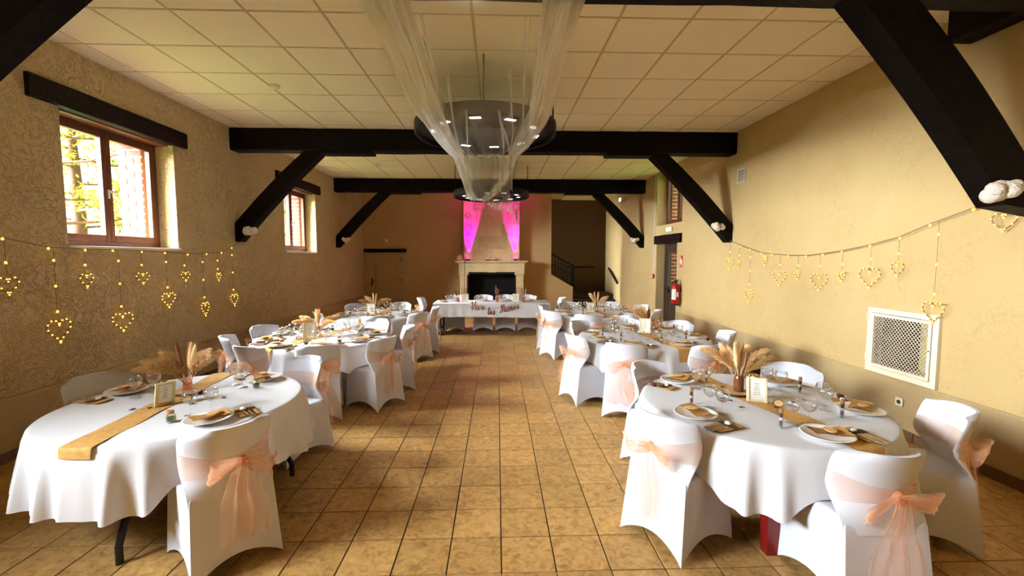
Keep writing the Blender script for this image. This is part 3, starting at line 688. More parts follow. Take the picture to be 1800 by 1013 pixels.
# mesh cabinet door
v = empty('mesh_vent_door', (XR, 3.94, .875)); tag(v, 'large cream framed vent door of expanded metal mesh on the right wall', 'vent door')
ya, yb, za, zb = -.36, .36, -.325, .325; fw_ = .05
ob = MB(); X0, X1 = -.03, .0
for (a, b, c, d) in ((ya, ya + fw_, za, zb), (yb - fw_, yb, za, zb), (ya + fw_, yb - fw_, za, za + fw_), (ya + fw_, yb - fw_, zb - fw_, zb)): ob.box(X0, X1, a, b, c, d)
ob.build('outer_frame', M['ventw'], v)
ib = MB(); a0, b0, c0, d0 = ya + fw_ + .006, yb - fw_ - .006, za + fw_ + .006, zb - fw_ - .006; g = .026
for (a, b, c, d) in ((a0, a0 + g, c0, d0), (b0 - g, b0, c0, d0), (a0 + g, b0 - g, c0, c0 + g), (a0 + g, b0 - g, d0 - g, d0)): ib.box(X0 - .008, X1 - .01, a, b, c, d)
dl = ib.build('door_frame', M['ventw'], v)
ms = MB(); a0 += g; b0 -= g; c0 += g; d0 -= g; px_, pz_ = .034, .019
W_ = b0 - a0; H_ = d0 - c0
nr = int(H_ / pz_); nc = int(W_ / px_ * 2)
for r in range(nr + 1):                     # zigzag strands of expanded metal
    for c in range(nc):
        y_a = a0 + W_ * c / nc; y_b = a0 + W_ * (c + 1) / nc
        up = (r + c) % 2
        z_a = c0 + H_ * (r + (.38 if up else -.38) * 1.0) / nr; z_b = c0 + H_ * (r + (-.38 if up else .38)) / nr
        z_a = min(max(z_a, c0), d0); z_b = min(max(z_b, c0), d0); t = .0022
        ms.add([(X0 + .002, y_a, z_a - t), (X0 + .002, y_b, z_b - t), (X0 + .002, y_b, z_b + t), (X0 + .002, y_a, z_a + t), (X0 + .008, y_a, z_a - t), (X0 + .008, y_b, z_b - t), (X0 + .008, y_b, z_b + t), (X0 + .008, y_a, z_a + t)], [(0, 1, 2, 3), (4, 7, 6, 5), (0, 4, 5, 1), (3, 2, 6, 7)])
mm_ = ms.build('expanded_mesh', M['ventw'], dl); mm_['kind'] = 'stuff'
MB().lathe([(.006, 0), (.006, .004)], 10).build('lock', M['black'], dl, False, (X0 - .008, ya + fw_ + .018, 0), (0, -PI / 2, 0))
for z in (-.22, .2): MB().box(X0 - .006, X0, yb - .012, yb + .004, z, z + .07).build('hinge', M['ventw'], v)
MB().box(.30, .32, -.32, .32, -.29, .29).build('cavity_back', M['cavity2'], v)
MB().box(.10, .32, .12, .32, -.29, .29).build('duct', M['cavity'], v)
# socket
so = empty('wall_socket', (XR - .022, 3.90, .335)); tag(so, 'white square power socket low on the right wall below the mesh vent', 'socket')
MB().box(-.012, 0, -.04, .04, -.04, .04, bev=.004).build('cover_plate', M['ventw'], so)
MB().lathe([(.02, .0), (.02, .003)], 16).build('socket_well', M['cavity'], so, False, (-.0122, 0, 0), (0, -PI / 2, 0))

# ------------------------------------------------------------------ ceiling fittings
def detector(p, nm):
    d = empty('smoke_detector', p); tag(d, nm, 'smoke detector')
    MB().lathe([(.05, 0), (.05, -.015), (.04, -.035), (.022, -.045)], 18).build('body', M['plastic'], d, True); MB().lathe([(.054, .0), (.054, -.008)], 18).build('base_plate', M['ventw'], d, True)
detector((-2.58, 5.28, ZC - .006), 'round white smoke detector on the ceiling left of the drape')
detector((-2.55, 9.55, ZC - .006), 'small smoke detector on the ceiling beyond the middle beam, left side')
bt = empty('batten_light', (-.22, 2.72, 3.372)); tag(bt, 'lit white ceiling lamp under the nearest beam at the top edge', 'ceiling light')
MB().box(-.15, .15, -.08, .08, -.03, 0, bev=.006).build('housing', M['plastic'], bt); MB().box(-.14, .14, -.07, .07, -.036, -.03).build('diffuser', M['lamp'], bt)

# ------------------------------------------------------------------ chandeliers
def chandelier(c, nm, ztop):
    t = empty('ring_chandelier', c); tag(t, nm, 'chandelier', 'round black chandeliers')
    Rr = .81; h = .135
    MB().lathe([(Rr, 0), (Rr + .012, .012), (Rr + .012, h - .012), (Rr, h), (Rr - .03, h), (Rr - .03, .0), (Rr, 0)], 56, closed=True, cap0=False).add([], []).build('outer_hoop', M['iron'], t, True)
    MB().lathe([(.0001, .045), (Rr - .03, .045), (Rr - .03, .055), (.0001, .055)], 48, closed=True).build('disc_plate', M['iron'], t)
    MB().lathe([(.33, .015), (.345, .015), (.345, .045), (.33, .045), (.33, .015)], 40, closed=True, cap0=False).build('inner_hoop', M['iron'], t, True)
    for k in range(10):
        a = 2 * PI * (k + .25) / 10
        m_ = Matrix.Translation((math.cos(a) * .60, math.sin(a) * .60, 0)) @ Matrix.Rotation(a, 4, 'Z')
        q = MB(); q.box(-.045, .045, -.075, .075, .032, .046, m_); lh = q.build('lamp_housing', M['black'], t)
        q = MB(); q.box(-.03, .03, -.06, .06, .029, .032, m_); q.build('lamp_face', M['lamp'], lh)
    for k in range(4):
        a = PI / 4 * 2 * k + .0 + PI / 2
        MB().tube([(math.cos(a) * (Rr - .02), math.sin(a) * (Rr - .02), .05), (math.cos(a) * (Rr - .02), math.sin(a) * (Rr - .02), ztop - c[2])], .009, 6).build('hanging_rod', M['iron'], t)
    return t
chandelier((-.13, 5.20, 3.12), 'large round black chandelier wrapped in tulle in front of the middle beam', ZC)
chandelier((-.12, 9.60, 3.0), 'smaller looking round black chandelier at the far end of the tulle drape', ZC)

# ------------------------------------------------------------------ tulle drape
def lerp_key(keys, t):
    for (a, va), (b, vb) in zip(keys, keys[1:]):
        if t <= b:
            k = (t - a) / (b - a); k = k * k * (3 - 2 * k) if False else k
            return tuple(p + (q - p) * k for p, q in zip(va, vb))
    return keys[-1][1]
dr = empty('tulle_drape', (0, 2.7, 3.3)); tag(dr, 'long sheer white tulle drape swagged from the near beam through both chandeliers', 'drape')
def sheet(name, keysL, keysR, sag, gather, m, nu=120, nv=60, seed=0, oz=3.3, oy=2.7):
    rr = random.Random(seed); ph = [rr.uniform(0, 6.28) for _ in range(8)]
    def fn(u, v):
        a = lerp_key(keysL, v); b = lerp_key(keysR, v)
        # gathered towards both sides: more cloth near the edges
        g = gather
        uu = u + g * math.sin(2 * PI * u * 1.0) / (2 * PI) * -1.0
        x = a[0] + (b[0] - a[0]) * uu; y = a[1] + (b[1] - a[1]) * uu; z = a[2] + (b[2] - a[2]) * uu
        s = sag(v) * (4 * uu * (1 - uu)) ** .8
        edge = (abs(u - .5) * 2) ** 1.5
        w = (.006 + .034 * edge) * (math.sin(46 * u + ph[0] + 2.2 * v) + .6 * math.sin(83 * u + ph[1] - 3 * v) + .5 * math.sin(21 * u + ph[2]))
        x += .010 * math.sin(60 * u + 5 * v + ph[3]) * edge
        return (x, y - oy, z - s + w - oz)
    return MB().grid(fn, nu, nv).build(name, m, dr, 'all')
kL = [(0, (-.80, 2.60, 3.36)), (.30, (-.76, 3.45, 3.27)), (.50, (-.72, 4.15, 3.14)), (.60, (-.69, 4.45, 3.11)), (.8, (-.62, 5.2, 3.09)), (1, (-.53, 5.92, 3.10))]
kR = [(0, (.50, 2.60, 3.36)), (.30, (.49, 3.45, 3.27)), (.50, (.47, 4.15, 3.14)), (.60, (.45, 4.45, 3.11)), (.8, (.36, 5.2, 3.10)), (1, (.24, 5.85, 3.12))]
sheet('near_swag', kL, kR, lambda v: .03 + .10 * math.sin(PI * min(1, v * .9)) , .55, M['tulle'], 150, 40, 1)
def fold_strip(u0, hook, seed, v0=.0, w=.022):
    # a soft crease of doubled tulle running to the point where the cloth is caught up on the ring
    rr = random.Random(seed)
    def fn(u, v):
        t = v0 + (1 - v0) * v; a = lerp_key(kL, t); b = lerp_key(kR, t); uu = u0 + (hook - u0) * t ** 1.6
        x = a[0] + (b[0] - a[0]) * uu; y = a[1] + (b[1] - a[1]) * uu; z = a[2] + (b[2] - a[2]) * uu
        s_ = (.03 + .10 * math.sin(PI * min(1, t * .9))) * max(0, 4 * uu * (1 - uu)) ** .8
        wv = (u - .5) * w * (1 - .4 * v)
        return (x + wv, y - 2.7, z - s_ - .035 + .008 * math.sin(6.28 * u) + .004 * math.sin(9 * t + seed) - 3.3)
    MB().grid(fn, 4, 26).build('fold', M['tulle_dense'], dr, 'all')
for k, (u0, hk, v0) in enumerate(((.16, .05, 0), (.24, .08, .1), (.33, .12, .3), (.44, .22, .45), (.56, .78, .45), (.66, .86, .3), (.76, .92, .1), (.84, .95, 0), (.50, .90, .5))): fold_strip(u0, hk, k, v0)
# gathered side bundles
def bundle(name, path, r0, r1, seed):
    rr = random.Random(seed); ph = [rr.uniform(0, 6.28) for _ in range(4)]
    P = [Vector(p) for p in path]
    def at(t):
        k = t * (len(P) - 1); i = min(int(k), len(P) - 2); return P[i].lerp(P[i + 1], k - i)
    def fn(u, v):
        c = at(v); a = 2 * PI * u; r = (r0 + (r1 - r0) * v) * (1 + .35 * math.sin(5 * a + ph[0] + 3 * v) + .2 * math.sin(11 * a + ph[1] - 4 * v))
        return (c.x + 1.5 * r * math.cos(a), c.y - 2.7 + .1 * r * math.sin(a), c.z + r * math.sin(a) - 3.3)
    return MB().grid(fn, 40, 26, True).build(name, M['tulle_dense'], dr, 'all')
bundle('gathered_edge', [(-.72, 2.60, 3.35), (-.69, 3.45, 3.29), (-.66, 4.15, 3.12), (-.63, 4.45, 3.08), (-.57, 5.2, 3.06), (-.52, 5.92, 3.08)], .075, .05, 4)
bundle('gathered_edge', [(.44, 2.60, 3.35), (.43, 3.45, 3.29), (.42, 4.15, 3.12), (.40, 4.45, 3.08), (.33, 5.2, 3.07), (.22, 5.85, 3.10)], .06, .05, 5)
kL = [(0, (-.53, 5.95, 3.10)), (.5, (-.56, 7.6, 3.02)), (.85, (-.58, 8.9, 2.96)), (1, (-.53, 9.45, 2.95))]
kR = [(0, (.25, 5.95, 3.12)), (.5, (.27, 7.6, 3.10)), (.85, (.30, 8.9, 3.02)), (1, (.34, 9.45, 2.99))]
sheet('far_swag', kL, kR, lambda v: .12 * math.sin(PI * (.15 + .8 * v)), .35, M['tulle'], 110, 36, 2)
bundle('gathered_edge', [(-.52, 5.95, 3.10), (-.54, 7.6, 3.03), (-.55, 8.9, 2.97), (-.50, 9.45, 2.96)], .035, .04, 6)
bundle('gathered_edge', [(.24, 5.95, 3.12), (.14, 7.4, 3.07), (-.05, 8.6, 2.98), (-.25, 9.45, 2.95)], .035, .04, 7)
rr = random.Random(12)
def tailfn(u, v):
    x = -.50 + .86 * u; top = 2.96 + .03 * math.sin(9 * u); drop = .05 + .30 * u ** 1.3
    return (x + .02 * math.sin(30 * u + 3 * v), 9.46 - 2.7 + .03 * math.sin(38 * u + 2 * v) * (0.4 + v), top - drop * v - 3.3)
MB().grid(tailfn, 70, 10).build('hanging_end', M['tulle_dense'], dr, 'all')

# ------------------------------------------------------------------ heart light curtains
def heart_pts(r, n):
    P = []
    for i in range(n):
        t = 2 * PI * i / n
        P.append((r * 16 * math.sin(t) ** 3 / 17, r * (13 * math.cos(t) - 5 * math.cos(2 * t) - 2 * math.cos(3 * t) - math.cos(4 * t)) / 17))
    return P
bulb_me = MB().ball((0, 0, 0), .010, 6, 5, (1, 1, 1.3)).mesh('bulb', M['bulb'], 'all')
def curtain(name, X, sgn, cable, hearts, label):
    t = empty(name, (X, cable[0][0], cable[0][1])); tag(t, label, 'string lights', 'heart light curtains')
    oy, oz = cable[0]; off = -sgn * .05
    W = lambda y, z, d=0.0: (off + d, y - oy, z - oz)
    def cz(y):
        for (a, za), (b, zb) in zip(cable, cable[1:]):
            if min(a, b) <= y <= max(a, b): return za + (zb - za) * (y - a) / (b - a)
        return cable[-1][1]
    pts = []
    for (a, za), (b, zb) in zip(cable, cable[1:]):
        for k in range(6): pts.append(W(a + (b - a) * k / 6, za + (zb - za) * k / 6))
    pts.append(W(*cable[-1])); MB().tube(pts, .0045, 5).build('cable', M['cable'], t)
    for k, (y, z) in enumerate(cable[1:-1]): place('bulb', bulb_me, t, W(y, z - .012))
    for k, (y, z, r, nb) in enumerate(hearts):
        zc = cz(y)
        s = MB().tube([W(y, zc), W(y, z + r)], .0022, 4).build('strand', M['wire'], t)
        for q in range(nb):
            zz_ = zc - .12 - (zc - z - r - .16) * (q / max(1, nb - 1) if nb > 1 else .6)
            place('bulb', bulb_me, s, W(y, zz_))
        rz = rr.uniform(-.25, .25)
        m_ = Matrix.Rotation(rz, 3, 'Z')
        hp = heart_pts(r, 24); pl = [m_ @ Vector((0, a, b)) + Vector(W(y, z)) for a, b in hp]
        h = MB().tube(pl + [pl[0]], .0045, 5, False).build('heart_wire', M['wire'], t, 'all')
        hb = MB(); nbul = 18 if r > .09 else 12
        for q in range(nbul):
            a, b = heart_pts(r, nbul)[q]; p = m_ @ Vector((0, a, b)) + Vector(W(y, z)); hb.ball((p.x - sgn * .008, p.y, p.z), .0075 if r > .09 else .0065, 6, 5)
        hb.build('heart_bulbs', M['bulb'], h, 'all')['kind'] = 'stuff'
cabL = [(2.90, 1.875), (3.72, 1.872), (4.08, 1.80), (4.43, 1.79), (4.74, 1.79), (5.11, 1.78), (5.46, 1.77), (5.85, 1.755), (6.22, 1.762), (6.55, 1.785), (6.80, 1.86), (7.02, 1.96)]
hL = [(3.73, 1.48, .085, 1), (4.12, 1.04, .125, 3), (4.42, 1.485, .08, 1), (4.80, 1.02, .115, 3), (5.10, 1.475, .075, 1), (5.47, 1.19, .105, 2), (5.78, 1.465, .07, 1), (6.13, 1.00, .11, 3), (6.45, 1.43, .065, 2), (6.80, 1.06, .105, 3), (3.52, 1.02, .12, 3)]
curtain('heart_light_curtain', XL, -1, cabL, hL, 'curtain of small warm heart lights strung along the left wall')
cabR = [(6.98, 1.98), (6.66, 1.89), (6.40, 1.83), (6.11, 1.77), (5.88, 1.755), (5.54, 1.735), (5.21, 1.73), (4.94, 1.75), (4.66, 1.78), (4.30, 1.835), (3.98, 1.90), (3.70, 2.0), (3.36, 2.10), (3.05, 2.2), (2.75, 2.26)]
hR = [(6.96, 1.61, .105, 1), (6.68, 1.60, .07, 1), (6.38, 1.14, .115, 3), (6.02, 1.66, .07, 1), (5.69, 1.44, .11, 1), (5.34, 1.49, .065, 1), (4.97, 1.43, .115, 1), (4.64, 1.50, .065, 1), (4.28, 1.51, .12, 1), (3.98, 1.60, .075, 1), (3.62, 1.24, .105, 3), (3.14, 1.98, .08, 0)]
curtain('heart_light_curtain', XR, 1, cabR, hR, 'curtain of warm heart lights strung along the right wall above the mesh vent')

# ------------------------------------------------------------------ covered chairs
def chair_cover_mesh():
    mb = MB(); n = 12                                             # n points per side
    def corner(z):                                                # half widths and depths of the lower box
        k = z / .44
        return (.222 - .022 * k, .232 - .020 * k - 0.0, -(.255 - .055 * k), .225 - .015 * k)   # back hw, front hw, y back, y front
    rows = 10; ring = 4 * n
    P = []
    for j in range(rows + 1):
        for q in range(ring):
            sd, i = divmod(q, n); u = i / n
            arch = .085 * (math.sin(PI * u) ** .8 if 0 < u < 1 else 0)
            zb = arch if sd != 0 else arch * 1.0
            z = zb + (.44 - zb) * (j / rows)
            hb, hf, yb_, yf_ = corner(z)
            c = [(-hb, yb_), (hb, yb_), (hf, yf_), (-hf, yf_)]
            a, b = c[sd], c[(sd + 1) % 4]
            x = a[0] + (b[0] - a[0]) * u; y = a[1] + (b[1] - a[1]) * u
            pull = .018 * math.sin(PI * u) * (1 - .75 * z / .44)     # stretched fabric draws in between the feet
            nx, ny = [(0, 1), (-1, 0), (0, -1), (1, 0)][sd]
            P.append((x + nx * pull, y + ny * pull, z))
    F = []
    for j in range(rows):
        for q in range(ring): F.append((j * ring + q, j * ring + (q + 1) % ring, (j + 1) * ring + (q + 1) % ring, (j + 1) * ring + q))
    # seat: rounded rim then inset cap
    last = rows * ring
    for (s, dz) in ((.955, .012), (.80, .014), (.4, .008)):
        base = len(P)
        for q in range(ring): x, y, z = P[last + q] if s == .955 else P[rows * ring + q]; P.append((x * s, (y + 0) * s, .44 + dz))
        for q in range(ring): F.append((last + q, last + (q + 1) % ring, base + (q + 1) % ring, base + q))
        last = base
    F.append(tuple(last + q for q in range(ring)))
    mb.add(P, F)
    # backrest shell: wraps forward at the sides, flares backwards at the top
    nz, nx = 14, 18
    def sec(t):
        z = .40 + .41 * t
        e_ = min(1, max(0, (t - .05) / .5)); e_ = e_ * e_ * (3 - 2 * e_)
        yb_ = -.207 + .012 * e_ - .135 * max(0, t - .30) ** 1.6
        hw = .2035 + .026 * t
        if t > .84: hw -= .060 * (1 - math.sqrt(max(0, 1 - ((t - .84) / .16) ** 2)))
        wrap = .012 + .105 * e_
        th = .030 - .012 * t
        return z, yb_, hw, wrap, th
    P = []; F = []
    for j in range(nz + 1):
        t = (j / nz) ** .8
        z, yb_, hw, wrap, th = sec(t)
        for s in (0, 1):
            for i in range(nx + 1):
                u = -1 + 2 * i / nx; uu = u if s == 0 else -u
                y = yb_ + wrap * abs(uu) ** 2.6 + (th if s else 0) * (1 - .55 * abs(uu) ** 4)
                zt_ = z + (.0 if j < nz else -.012 * abs(uu) ** 4)
                P.append((hw * uu, y, zt_))
    w = 2 * (nx + 1)
    for j in range(nz):
        for q in range(w): F.append((j * w + q, j * w + (q + 1) % w, (j + 1) * w + (q + 1) % w, (j + 1) * w + q))
    b = nz * w
    for i in range(nx): F.append((b + i, b + i + 1, b + w - 2 - i, b + w - 1 - i))
    mb.add(P, F)
    return mb.mesh('chair_cover', M['white_fab'], True), sec
cover_me, csec = chair_cover_mesh()
def back_y(x, z):
    t = max(0, min(1, (z - .40) / .41)); _, yb_, hw, wrap, th = csec(t); return yb_ + wrap * min(1, abs(x) / hw) ** 2.6
# organza sash pieces
def band_mesh():
    mb = MB()
    def fn(u, v):
        a = u * 2 - 1
        z = .595 + .075 * (v - .5) * (1 + .9 * abs(a) ** 1.5) + .02 * abs(a) ** 2
        t = (z - .40) / .41; _, yb_, hw, wrap, th = csec(t)
        return (hw * 1.012 * a, yb_ + wrap * abs(a) ** 2.6 - .006 - .004 * math.sin(v * 18 + a * 4), z)
    mb.grid(fn, 24, 6)
    def fn2(u, v):
        a = u * 2 - 1; z = .615 + .12 * (v - .5); t = (z - .40) / .41; _, yb_, hw, wrap, th = csec(t)
        return (hw * 1.012 * a, yb_ + wrap * abs(a) ** 2.6 + th * (1 - .55 * abs(a) ** 4) + .004, z)
    mb.grid(fn2, 24, 4)
    return mb.mesh('sash_band', M['organza'], 'all')
band_me = band_mesh()
knot_me = MB().ball((0, -.014, 0), .025, 10, 8, (1.0, .75, 1.25)).mesh('sash_knot', M['organza_knot'], 'all')
def loop_mesh(seed, s):
    rr = random.Random(seed); L = rr.uniform(.15, .19); dr_ = rr.uniform(.25, .65); wd = rr.uniform(.055, .07); p = rr.uniform(0, 6)
    mb = MB()
    for layer in (0, 1):
        def fn(u, v):
            a = 2 * PI * u
            r = L * (.5 - .5 * math.cos(a)); out = .030 * math.sin(a) * (1 + layer * .5)
            wv = (v - .5) * 2 * wd * (.25 + .75 * (r / L)) * (1 + .15 * layer)
            x = s * (r * math.cos(dr_ * (1 - layer * .4))); z = out * .9 - r * math.sin(dr_ * (1 - layer * .4)) * .75
            return (x + .006 * math.sin(14 * v + p), -.022 - wv * .35 - .018 * (r / L) - out * .9, z + wv * .9 + .006 * math.sin(9 * u + 7 * v + p))
        mb.grid(fn, 22, 8)
    return mb.mesh('bow_loop', M['organza'], 'all')
def tail_mesh(seed, s):
    rr = random.Random(seed); L = rr.uniform(.36, .46); spread = s * rr.uniform(.02, .11); w0, w1 = .022, rr.uniform(.06, .085); p = rr.uniform(0, 6)
    mb = MB()
    def fn(u, v):
        z = -L * v; w = w0 + (w1 - w0) * min(1, v * 1.7); c = spread * v ** .8 + .012 * math.sin(6 * v + p)
        x = c + (u - .5) * 2 * w; zz_ = .595 + z
        lean = -.018 - .05 * v                                     # hangs clear of the back panel, which spreads to the feet
        return (x, lean - .010 * math.sin(u * 13 + p + 2 * v) - (.02 * (1 - v) if v > .02 else .0), z - .02 * math.sin(PI * u) * (1 if v > .95 else 0))
    mb.grid(fn, 18, 16)
    return mb.mesh('bow_tail', M['organza'], 'all')
loops = {s: [loop_mesh(40 + k * 2 + s, s) for k in range(3)] for s in (-1, 1)}
tails = {s: [tail_mesh(60 + k * 2 + s, s) for k in range(3)] for s in (-1, 1)}
def make_chair(x, y, face, label, group, v=0, bowx=0.0):
    """face: world angle the sitter looks in; back lies on the other side"""
    t = empty('covered_chair', (x, y, 0), face - PI / 2); tag(t, label, 'chair', group)
    place('chair_cover', cover_me, t)
    place('sash_band', band_me, t)
    zb = .595; yb_ = back_y(bowx, zb) - .008
    place('sash_knot', knot_me, t, (bowx, yb_, zb))
    for s in (-1, 1):
        k = (v + (s > 0)) % 3
        place('bow_loop', loops[s][k], t, (bowx + s * .012, yb_, zb), (0, R.uniform(-.25, .25), 0))
        place('bow_tail', tails[s][(v + 1 + (s < 0)) % 3], t, (bowx + s * .01, yb_, zb), (0, R.uniform(-.08, .08), 0))
    return t

TZ = .71
TABLES = {
    'L1': dict(c=(-2.18, 3.02), r=.735, name='front left table', run=((-2.21, 2.27), (-2.345, 3.74))),
    'R1': dict(c=(1.78, 2.86), r=.75, name='front right table', run=((1.93, 2.16), (1.66, 3.55))),
    'L2': dict(c=(-2.18, 5.42), r=.78, name='middle left table', run=((-2.50, 4.72), (-2.0, 6.16))),
    'R2': dict(c=(1.83, 5.33), r=.79, name='middle right table', run=((2.03, 4.58), (1.83, 6.1))),
    'L3': dict(c=(-2.10, 7.68), r=.77, name='far left table', run=((-2.12, 6.93), (-2.0, 8.4))),
    'R3': dict(c=(1.78, 7.72), r=.78, name='far right table', run=((1.95, 6.97), (1.75, 8.5))),
}
SEATS = {   # angle around the table, distance of the seat centre, phrase, facing twist, bow offset
    'L1': [(-43, .80, 'backing the viewer', 0, .045), (61, .81, 'at the aisle end', 0, 0), (160, .77, 'on the wall side', 0, 0)],
    'R1': [(-155, .74, 'nearest the aisle', 6, -.03), (-86, .77, 'backing the viewer', -4, .02), (-22, .88, 'at the right edge', 0, 0), (42, .76, 'by the mesh vent wall', 0, 0), (125, .72, 'at the far aisle side', 0, 0)],
    'L2': [(-71, .82, 'nearest the viewer', 0, .03), (-29, .86, 'turning its bow aislewards', 0, .02), (15, .86, 'beside the aisle', 0, 0), (61, .80, 'on the far aisle side', 0, 0), (115, .80, 'behind the pampas vase', 0, 0), (160, .80, 'on the wall side', 0, 0), (-157, .82, 'at the left end', 0, 0), (-113, .85, 'at the near left', 0, 0)],
    'R2': [(-162, .80, 'nearest the aisle', 0, 0), (-119, .83, 'backing the viewer', 0, 0), (136, .79, 'at the far aisle side', 0, 0), (88, .80, 'on the sunlit far side', 0, 0), (40, .79, 'on the wall side', 0, 0), (-12, .82, 'at the right end', 0, 0), (-67, .84, 'nearest the pampas vase', 0, 0)],
    'L3': [(-77, .82, 'nearest the viewer', 0, 0), (-34, .82, 'turning its bow aislewards', 0, 0), (9, .80, 'beside the aisle', 0, 0), (78, .78, 'before the panelled door', 0, 0), (132, .79, 'on the wall side', 0, 0), (-152, .80, 'at the left end', 0, 0)],
    'R3': [(-152, .82, 'nearest the aisle', 0, 0), (158, .80, 'at the far aisle side', 0, 0), (112, .80, 'on the far side', 0, 0), (62, .80, 'on the far wall side', 0, 0), (-110, .84, 'nearest the viewer', 0, 0), (-68, .85, 'at the near right', 0, 0), (18, .84, 'at the right end', 0, 0), (-26, .86, 'next to the glazed door', 0, 0)],
}
vi = 0
for tk, seats in SEATS.items():
    T = TABLES[tk]
    for (a, d, ph, tw, bx_) in seats:
        ar = math.radians(a); x = T['c'][0] + d * math.cos(ar); y = T['c'][1] + d * math.sin(ar)
        make_chair(x, y, ar + PI + math.radians(tw), 'white covered chair with peach bow, %s, %s' % (ph, T['name']), 'covered chairs at the %s' % T['name'], vi, bx_); vi += 1
HEAD = dict(x0=-1.38, x1=1.14, y0=9.32, y1=10.05)
for x, ph in ((-.99, 'leftmost of the four behind the head table'), (-.33, 'second from left of the four behind the head table'), (.18, 'third from left of the four behind the head table'), (.70, 'rightmost of the four behind the head table')):
    make_chair(x, 10.12, -PI / 2, 'white covered chair, ' + ph, 'covered chairs at the head table', vi); vi += 1
make_chair(-1.52, 9.66, 0, 'white covered chair with peach bow at the left end of the head table', 'covered chairs at the head table', vi)
make_chair(1.28, 9.62, PI, 'white covered chair with peach bow at the right end of the head table', 'covered chairs at the head table', vi + 1)

